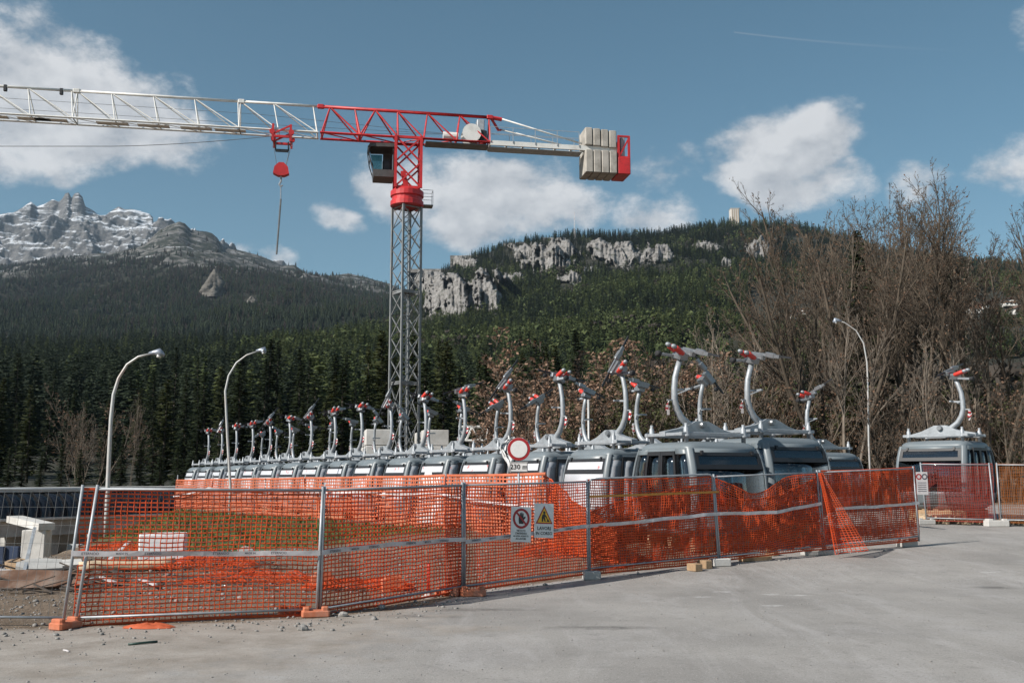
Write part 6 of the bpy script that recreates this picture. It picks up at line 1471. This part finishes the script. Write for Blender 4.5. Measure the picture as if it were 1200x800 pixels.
heap(420, 690, 2.0, .8, .2, 12, 'crumpled orange net lying behind the panel left of the cone'); heap(655, 655, 2.4, 1.2, .45, 14, 'dark heap of net and earth behind the warning sign panel')
# clay blocks
for (x, y, lab) in ((460, 692, 'orange hollow block behind the net left of the cone'), (378, 690, 'orange hollow block just right of the grey middle post')):
    p = rest(at(x, y)); o = MB(); o.cbox((0, 0, .11), (.42, .2, .22), .015); o.cbox((0, .02, .25), (.3, .16, .06), .01); q = o.build('hollow_block', 'orange_block'); q.location = p; q.rotation_euler = (0, 0, .3); tag(q, lab, 'block', 'orange hollow blocks')
# slim marker post
p = rest(at(502, 699)); r = empty('marker_post', p); tag(r, 'slim red marker post on a pale cone foot in front of the net', 'marker post')
MB().lathe([(.14, 0), (.14, .03), (.07, .06), (.055, .12), (.05, .13)], 16).build('cone_foot', 'concrete', r, True); MB().lathe([(.038, .12), (.030, .35), (.022, .55), (.015, .60)], 12).build('shaft', 'red_plastic', r, True)
# timber bearers and kerb stones under the fence line
for k, (x, y, sz, m_, lab) in enumerate(((814, 664, (.22, .3, .16), 'timber', 'timber offcut under the round-cornered panel'), (826, 662, (.2, .3, .18), 'timber', 'timber offcut beside the grey block left of the sagging net'), (885, 656, (.9, .2, .1), 'timber', 'long timber bearer in the shade under the sagging net'), (905, 652, (.2, .28, .16), 'timber', 'short timber block under the sagging net'), (943, 648, (.5, .25, .1), 'stone', 'rough stone lump by the hanging net tail'))):
    Y = (EYE - .15) / -tanel(y); p = rest((GX(x, Y, .15), Y, 0)); o = MB().cbox((0, 0, sz[2] / 2), sz, .02).build('timber_block' if m_ == 'timber' else 'stone_lump', m_); o.location = p; o.rotation_euler = (0, 0, .5); tag(o, lab, 'timber block' if m_ == 'timber' else 'stone')
# stacked pallets behind the lone cabin's fence
PM = [MB().cbox((0, -.5 + .25 * k, .13), (1.2, .12, .025), .004).mesh('board', 'timber_pale') for k in range(5)]; PBm = [MB().cbox((-.52 + .52 * k, 0, .06), (.12, 1.0, .115), .008).mesh('bearer', 'timber_pale') for k in range(3)]
for (x, Y, k, lab) in ((1098, 34.6, 0, 'pallet on the ground behind the notice sheet'), (1098, 34.6, 1, 'pallet lying on top of the one behind the notice sheet'), (1120, 34.4, 0, 'pallet below the middle of the lone cabin'), (1145, 34.2, 0, 'pallet below the right side of the lone cabin'), (1190, 34.0, 0, 'pallet behind the amber net at the right edge')):
    p = rest((GX(x, Y), Y, 0)); r = empty('wooden_pallet', p + Vector((0, 0, k * .145)), .1 + .1 * k); tag(r, lab, 'pallet', 'pallets at the right')
    for m_ in PM: link('board', m_, r)
    for m_ in PBm: link('bearer', m_, r)
# loose site rubbish: sticks, laths and scraps nobody could count
rs = random.Random(19); mbd = MB()
for k in range(170):
    x = rs.uniform(-10, 235) if k % 5 else rs.uniform(235, 330); y = rs.uniform(664, 698) - (x > 80) * rs.uniform(0, 10); p = rest(at(x, y)); a = rs.uniform(-.6, .6) + (pi if rs.random() < .5 else 0); L = rs.uniform(.12, .8); d = Vector((cos(a), sin(a) * .7, rs.uniform(-.1, .35)))
    p.z += .03 + max(0, -d.z * L); mbd.beam(p, p + d * L, rs.uniform(.02, .07), rs.uniform(.015, .03))
tag(mbd.build('debris', 'bark_dark'), 'dark sticks, laths and scraps strewn behind the nearest fence panels', kind='stuff')
# grass tufts and gravel
def tufts():
    rs = np.random.RandomState(3); n = 26000; X = rs.uniform(-20, 6, n); Y = rs.uniform(24, 54, n)
    s = (X - N0.x) * NN.x + (Y - N0.y) * NN.y; t = ((X - N0.x) * ND.x + (Y - N0.y) * ND.y) / (N1 - N0).length
    g = (1 - sstep(6.5, 11, s)) * sstep(-.3, 1.0, s) * (1 - sstep(.8, 1.0, t)) + .5 * fbm2(X * .8, Y * .8, 4, 1)
    ok = (g > .62) & (s > -.2) & (t > .0) & (t < 1.0); X, Y = X[ok], Y[ok]; Z = gh(X, Y); n = len(X)
    a = rs.uniform(0, 6.28, n); h = rs.uniform(.05, .17, n); w = rs.uniform(.02, .05, n); lx = rs.uniform(-.06, .06, n)
    B0 = np.stack([X - w * np.cos(a), Y - w * np.sin(a), Z - .01], -1); B1 = np.stack([X + w * np.cos(a), Y + w * np.sin(a), Z - .01], -1); T_ = np.stack([X + lx, Y + lx * .5, Z + h], -1)
    V = np.concatenate([B0, B1, T_]); i = np.arange(n); o = link('grass', npmesh('grass', V, np.stack([i, i + n, i + 2 * n], -1), 'grass_blade')); tag(o, 'short patchy grass on the bank below the cabins', kind='stuff')
tufts()
def gravel():
    rs = np.random.RandomState(9); t = (1 + 5 ** .5) / 2
    iv = np.array([(-1, t, 0), (1, t, 0), (-1, -t, 0), (1, -t, 0), (0, -1, t), (0, 1, t), (0, -1, -t), (0, 1, -t), (t, 0, -1), (t, 0, 1), (-t, 0, -1), (-t, 0, 1)], float); iv /= np.linalg.norm(iv[0])
    fc = np.array([(0, 11, 5), (0, 5, 1), (0, 1, 7), (0, 7, 10), (0, 10, 11), (1, 5, 9), (5, 11, 4), (11, 10, 2), (10, 7, 6), (7, 1, 8), (3, 9, 4), (3, 4, 2), (3, 2, 6), (3, 6, 8), (3, 8, 9), (4, 9, 5), (2, 4, 11), (6, 2, 10), (8, 6, 7), (9, 8, 1)])
    pts = []
    n = 16000; X = rs.uniform(-13, 14, n); Y = rs.uniform(9.6, 27, n); d = dirt_d(X, Y)
    pr = np.clip(.16 + 1.0 * np.exp(-((d - .1) / .5) ** 2) * (X < .8) + .75 * (d > .2) * (X < 0) + .18 * (d < 0) * (1 - sstep(-4, 2, X)) * np.exp(d / 2.5), 0, 1)
    ok = rs.rand(n) < pr; X, Y, d = X[ok], Y[ok], d[ok]; n = len(X); Z = gh(X, Y); r = rs.gamma(2.0, .006, n) + .004; r = np.where(d < -1, np.minimum(r * .6, .015), np.minimum(r, .07))
    j = iv[None] * (1 + rs.uniform(-.25, .25, (n, 12, 1))) * r[:, None, None] * rs.uniform(.7, 1.3, (n, 1, 3)) * np.array([1, 1, .7])
    V = (j + np.stack([X, Y, Z + r * .25], -1)[:, None]).reshape(-1, 3); Fq = (fc[None] + (np.arange(n) * 12)[:, None, None]).reshape(-1, 3)
    o = link('gravel', npmesh('gravel', V, Fq, 'stone')); tag(o, 'loose stones and grit scattered over lot and earth', kind='stuff')
gravel()
for (x, y, s, lab) in ((355, 738, .075, 'pale stone lying right of the orange blocks by the middle post'), (288, 658, .22, 'pale boulder on the grass bank behind the nearest net'), (402, 722, .07, 'stone in front of the panel left of the cone'), (447, 712, .06, 'small stone near the tarmac edge left of the cone')):
    p = rest(at(x, y)); mb = MB(); n, m_ = 12, 7; vs = []
    for j in range(m_):
        ph = pi * (j + .5) / m_
        for k in range(n):
            a = 2 * pi * k / n; d = Vector((sin(ph) * cos(a), sin(ph) * sin(a), cos(ph) * .7)); vs.append(d * s * (1 + .35 * mnoise.noise(d * 1.8 + Vector((x, 0, 0)))))
    fs = [(j * n + k, j * n + (k + 1) % n, (j + 1) * n + (k + 1) % n, (j + 1) * n + k) for j in range(m_ - 1) for k in range(n)] + [tuple(range(n - 1, -1, -1)), tuple((m_ - 1) * n + k for k in range(n))]
    o = mb.add(vs, fs).build('stone', 'stone'); o.location = p + Vector((0, 0, s * .4)); tag(o, lab, 'stone')

# ------------------------------------------------------------------ village, hilltop tower, aerial
def chalet(x, y, d, w, h, lab, wood=True):
    c = surf_at(RH, x, y + h * .5); s = d / F; k = c.y / F; W = w * k; H = h * k; r = empty('chalet', c, random.Random(int(x)).uniform(-.5, .5)); tag(r, lab, 'house', 'houses on the far meadow')
    MB().box((0, 0, H * .22), (W, W * .8, H * .44)).build('wall', 'wall_white', r)
    MB().box((0, 0, H * .56), (W * 1.02, W * .82, H * .24)).build('upper_wall', 'wood_brown' if wood else 'wall_white', r); MB().box((0, -W * .45, H * .47), (W * 1.0, W * .1, H * .10)).build('balcony', 'wood_brown', r)
    MB().prism([(-W * .62, H * .62), (0, H * 1.0), (W * .62, H * .62), (W * .62, H * .68), (0, H * 1.08), (-W * .62, H * .68)], -W * .55, W * .55).build('roof', 'roof_brown', r); MB().prism([(-W * .5, H * .66), (W * .5, H * .66), (0, H * .99)], -W * .4, W * .4).build('gable', 'wood_brown', r)
    for q in (-.3, 0, .3): MB().box((q * W, -W * .405, H * .25), (W * .13, W * .02, H * .16)).build('window', 'window_dark', r)
    for q in (-.25, .25): MB().box((q * W, -W * .418, H * .58), (W * .12, W * .02, H * .13)).build('window', 'window_dark', r)
VL = 'houses on the far meadow'
for (x, y, w, h, lab, wd) in ((1112, 361, 15, 12, 'white and brown chalet left end of the village behind the bare trees', True), (1128, 356, 16, 12, 'brown wooden chalet in the middle of the village', True), (1141, 361, 14, 13, 'chalet with a bright white end wall in the village', True), (1157, 355, 12, 9, 'small chalet between the white-walled one and the right group', True), (1183, 355, 15, 10, 'upper white chalet of the right-hand group', False), (1192, 364, 16, 11, 'lower white chalet of the right-hand group', False), (1108, 383, 16, 10, 'white-roofed house below the village', False), (1118, 398, 12, 9, 'lowest white house below the village', False), (931, 371, 12, 8, 'white house on the meadow behind the wide bare tree', False), (940, 365, 11, 7, 'grey-roofed house just above the white meadow house', False)):
    chalet(x, y, 1200, w, h, lab, wd)
c = surf_at(RH, 860, 268); k = c.y / F; r = empty('tower_block', c + Vector((0, -6, -6))); tag(r, 'tall pale tower block standing out of the ridge wood', 'building'); W, H = 10.5 * k, 26 * k
MB().cbox((0, 0, H / 2), (W, W, H), W * .06).build('wall', 'concrete_pale', r)
for q in range(4): MB().cbox(((-.36 + .24 * q) * W, -W * .51, H * .5), (W * .05, W * .06, H * .94), .1).build('pilaster', 'timber_pale', r)
MB().cbox((0, 0, H * 1.01), (W * 1.04, W * 1.04, H * .03), .2).build('cornice', 'concrete', r)
c = surf_at(RH, 674, 281); r = empty('radio_mast', c); tag(r, 'thin lattice radio mast on the ridge above the pale cliffs', 'radio mast'); k = c.y / F; H = 34 * k
for (sx, sy) in ((-1, -1), (1, -1), (0, 1)): MB().tube((sx * 1.6, sy * 1.6, 0), (sx * .3, sy * .3, H), .22, .12, 4).build('mast_leg', 'crane_white', r)
for q in range(10):
    t = q / 10; w_ = 1.6 - 1.3 * t; MB().beam((-w_, -w_, H * t), (w_, -w_, H * (t + .1)), .16).build('mast_brace', 'sign_red' if q % 2 else 'crane_white', r)
MB().lathe([(.9, 0), (.9, .5), (.1, .6)], 10, (.6, -.8, H * .55), Matrix.Rotation(pi / 2, 3, 'X')).build('dish', 'crane_white', r)

# ------------------------------------------------------------------ air
hz = MB().box((0, 4400, 1080), (16000, 9600, 2180)).build('haze', None); tag(hz, 'pale even air between the lot and the mountains', kind='stuff')
M = bpy.data.materials.new('haze'); M.use_nodes = True; nt = M.node_tree; nt.nodes.remove(nt.nodes['Principled BSDF']); pv = nt.nodes.new('ShaderNodeVolumePrincipled')
pv.inputs['Color'].default_value = (.62, .80, .98, 1); pv.inputs['Density'].default_value = 2.8e-5; pv.inputs['Anisotropy'].default_value = .2
nt.links.new(pv.outputs[0], nt.nodes['Material Output'].inputs['Volume']); hz.data.materials.append(M)
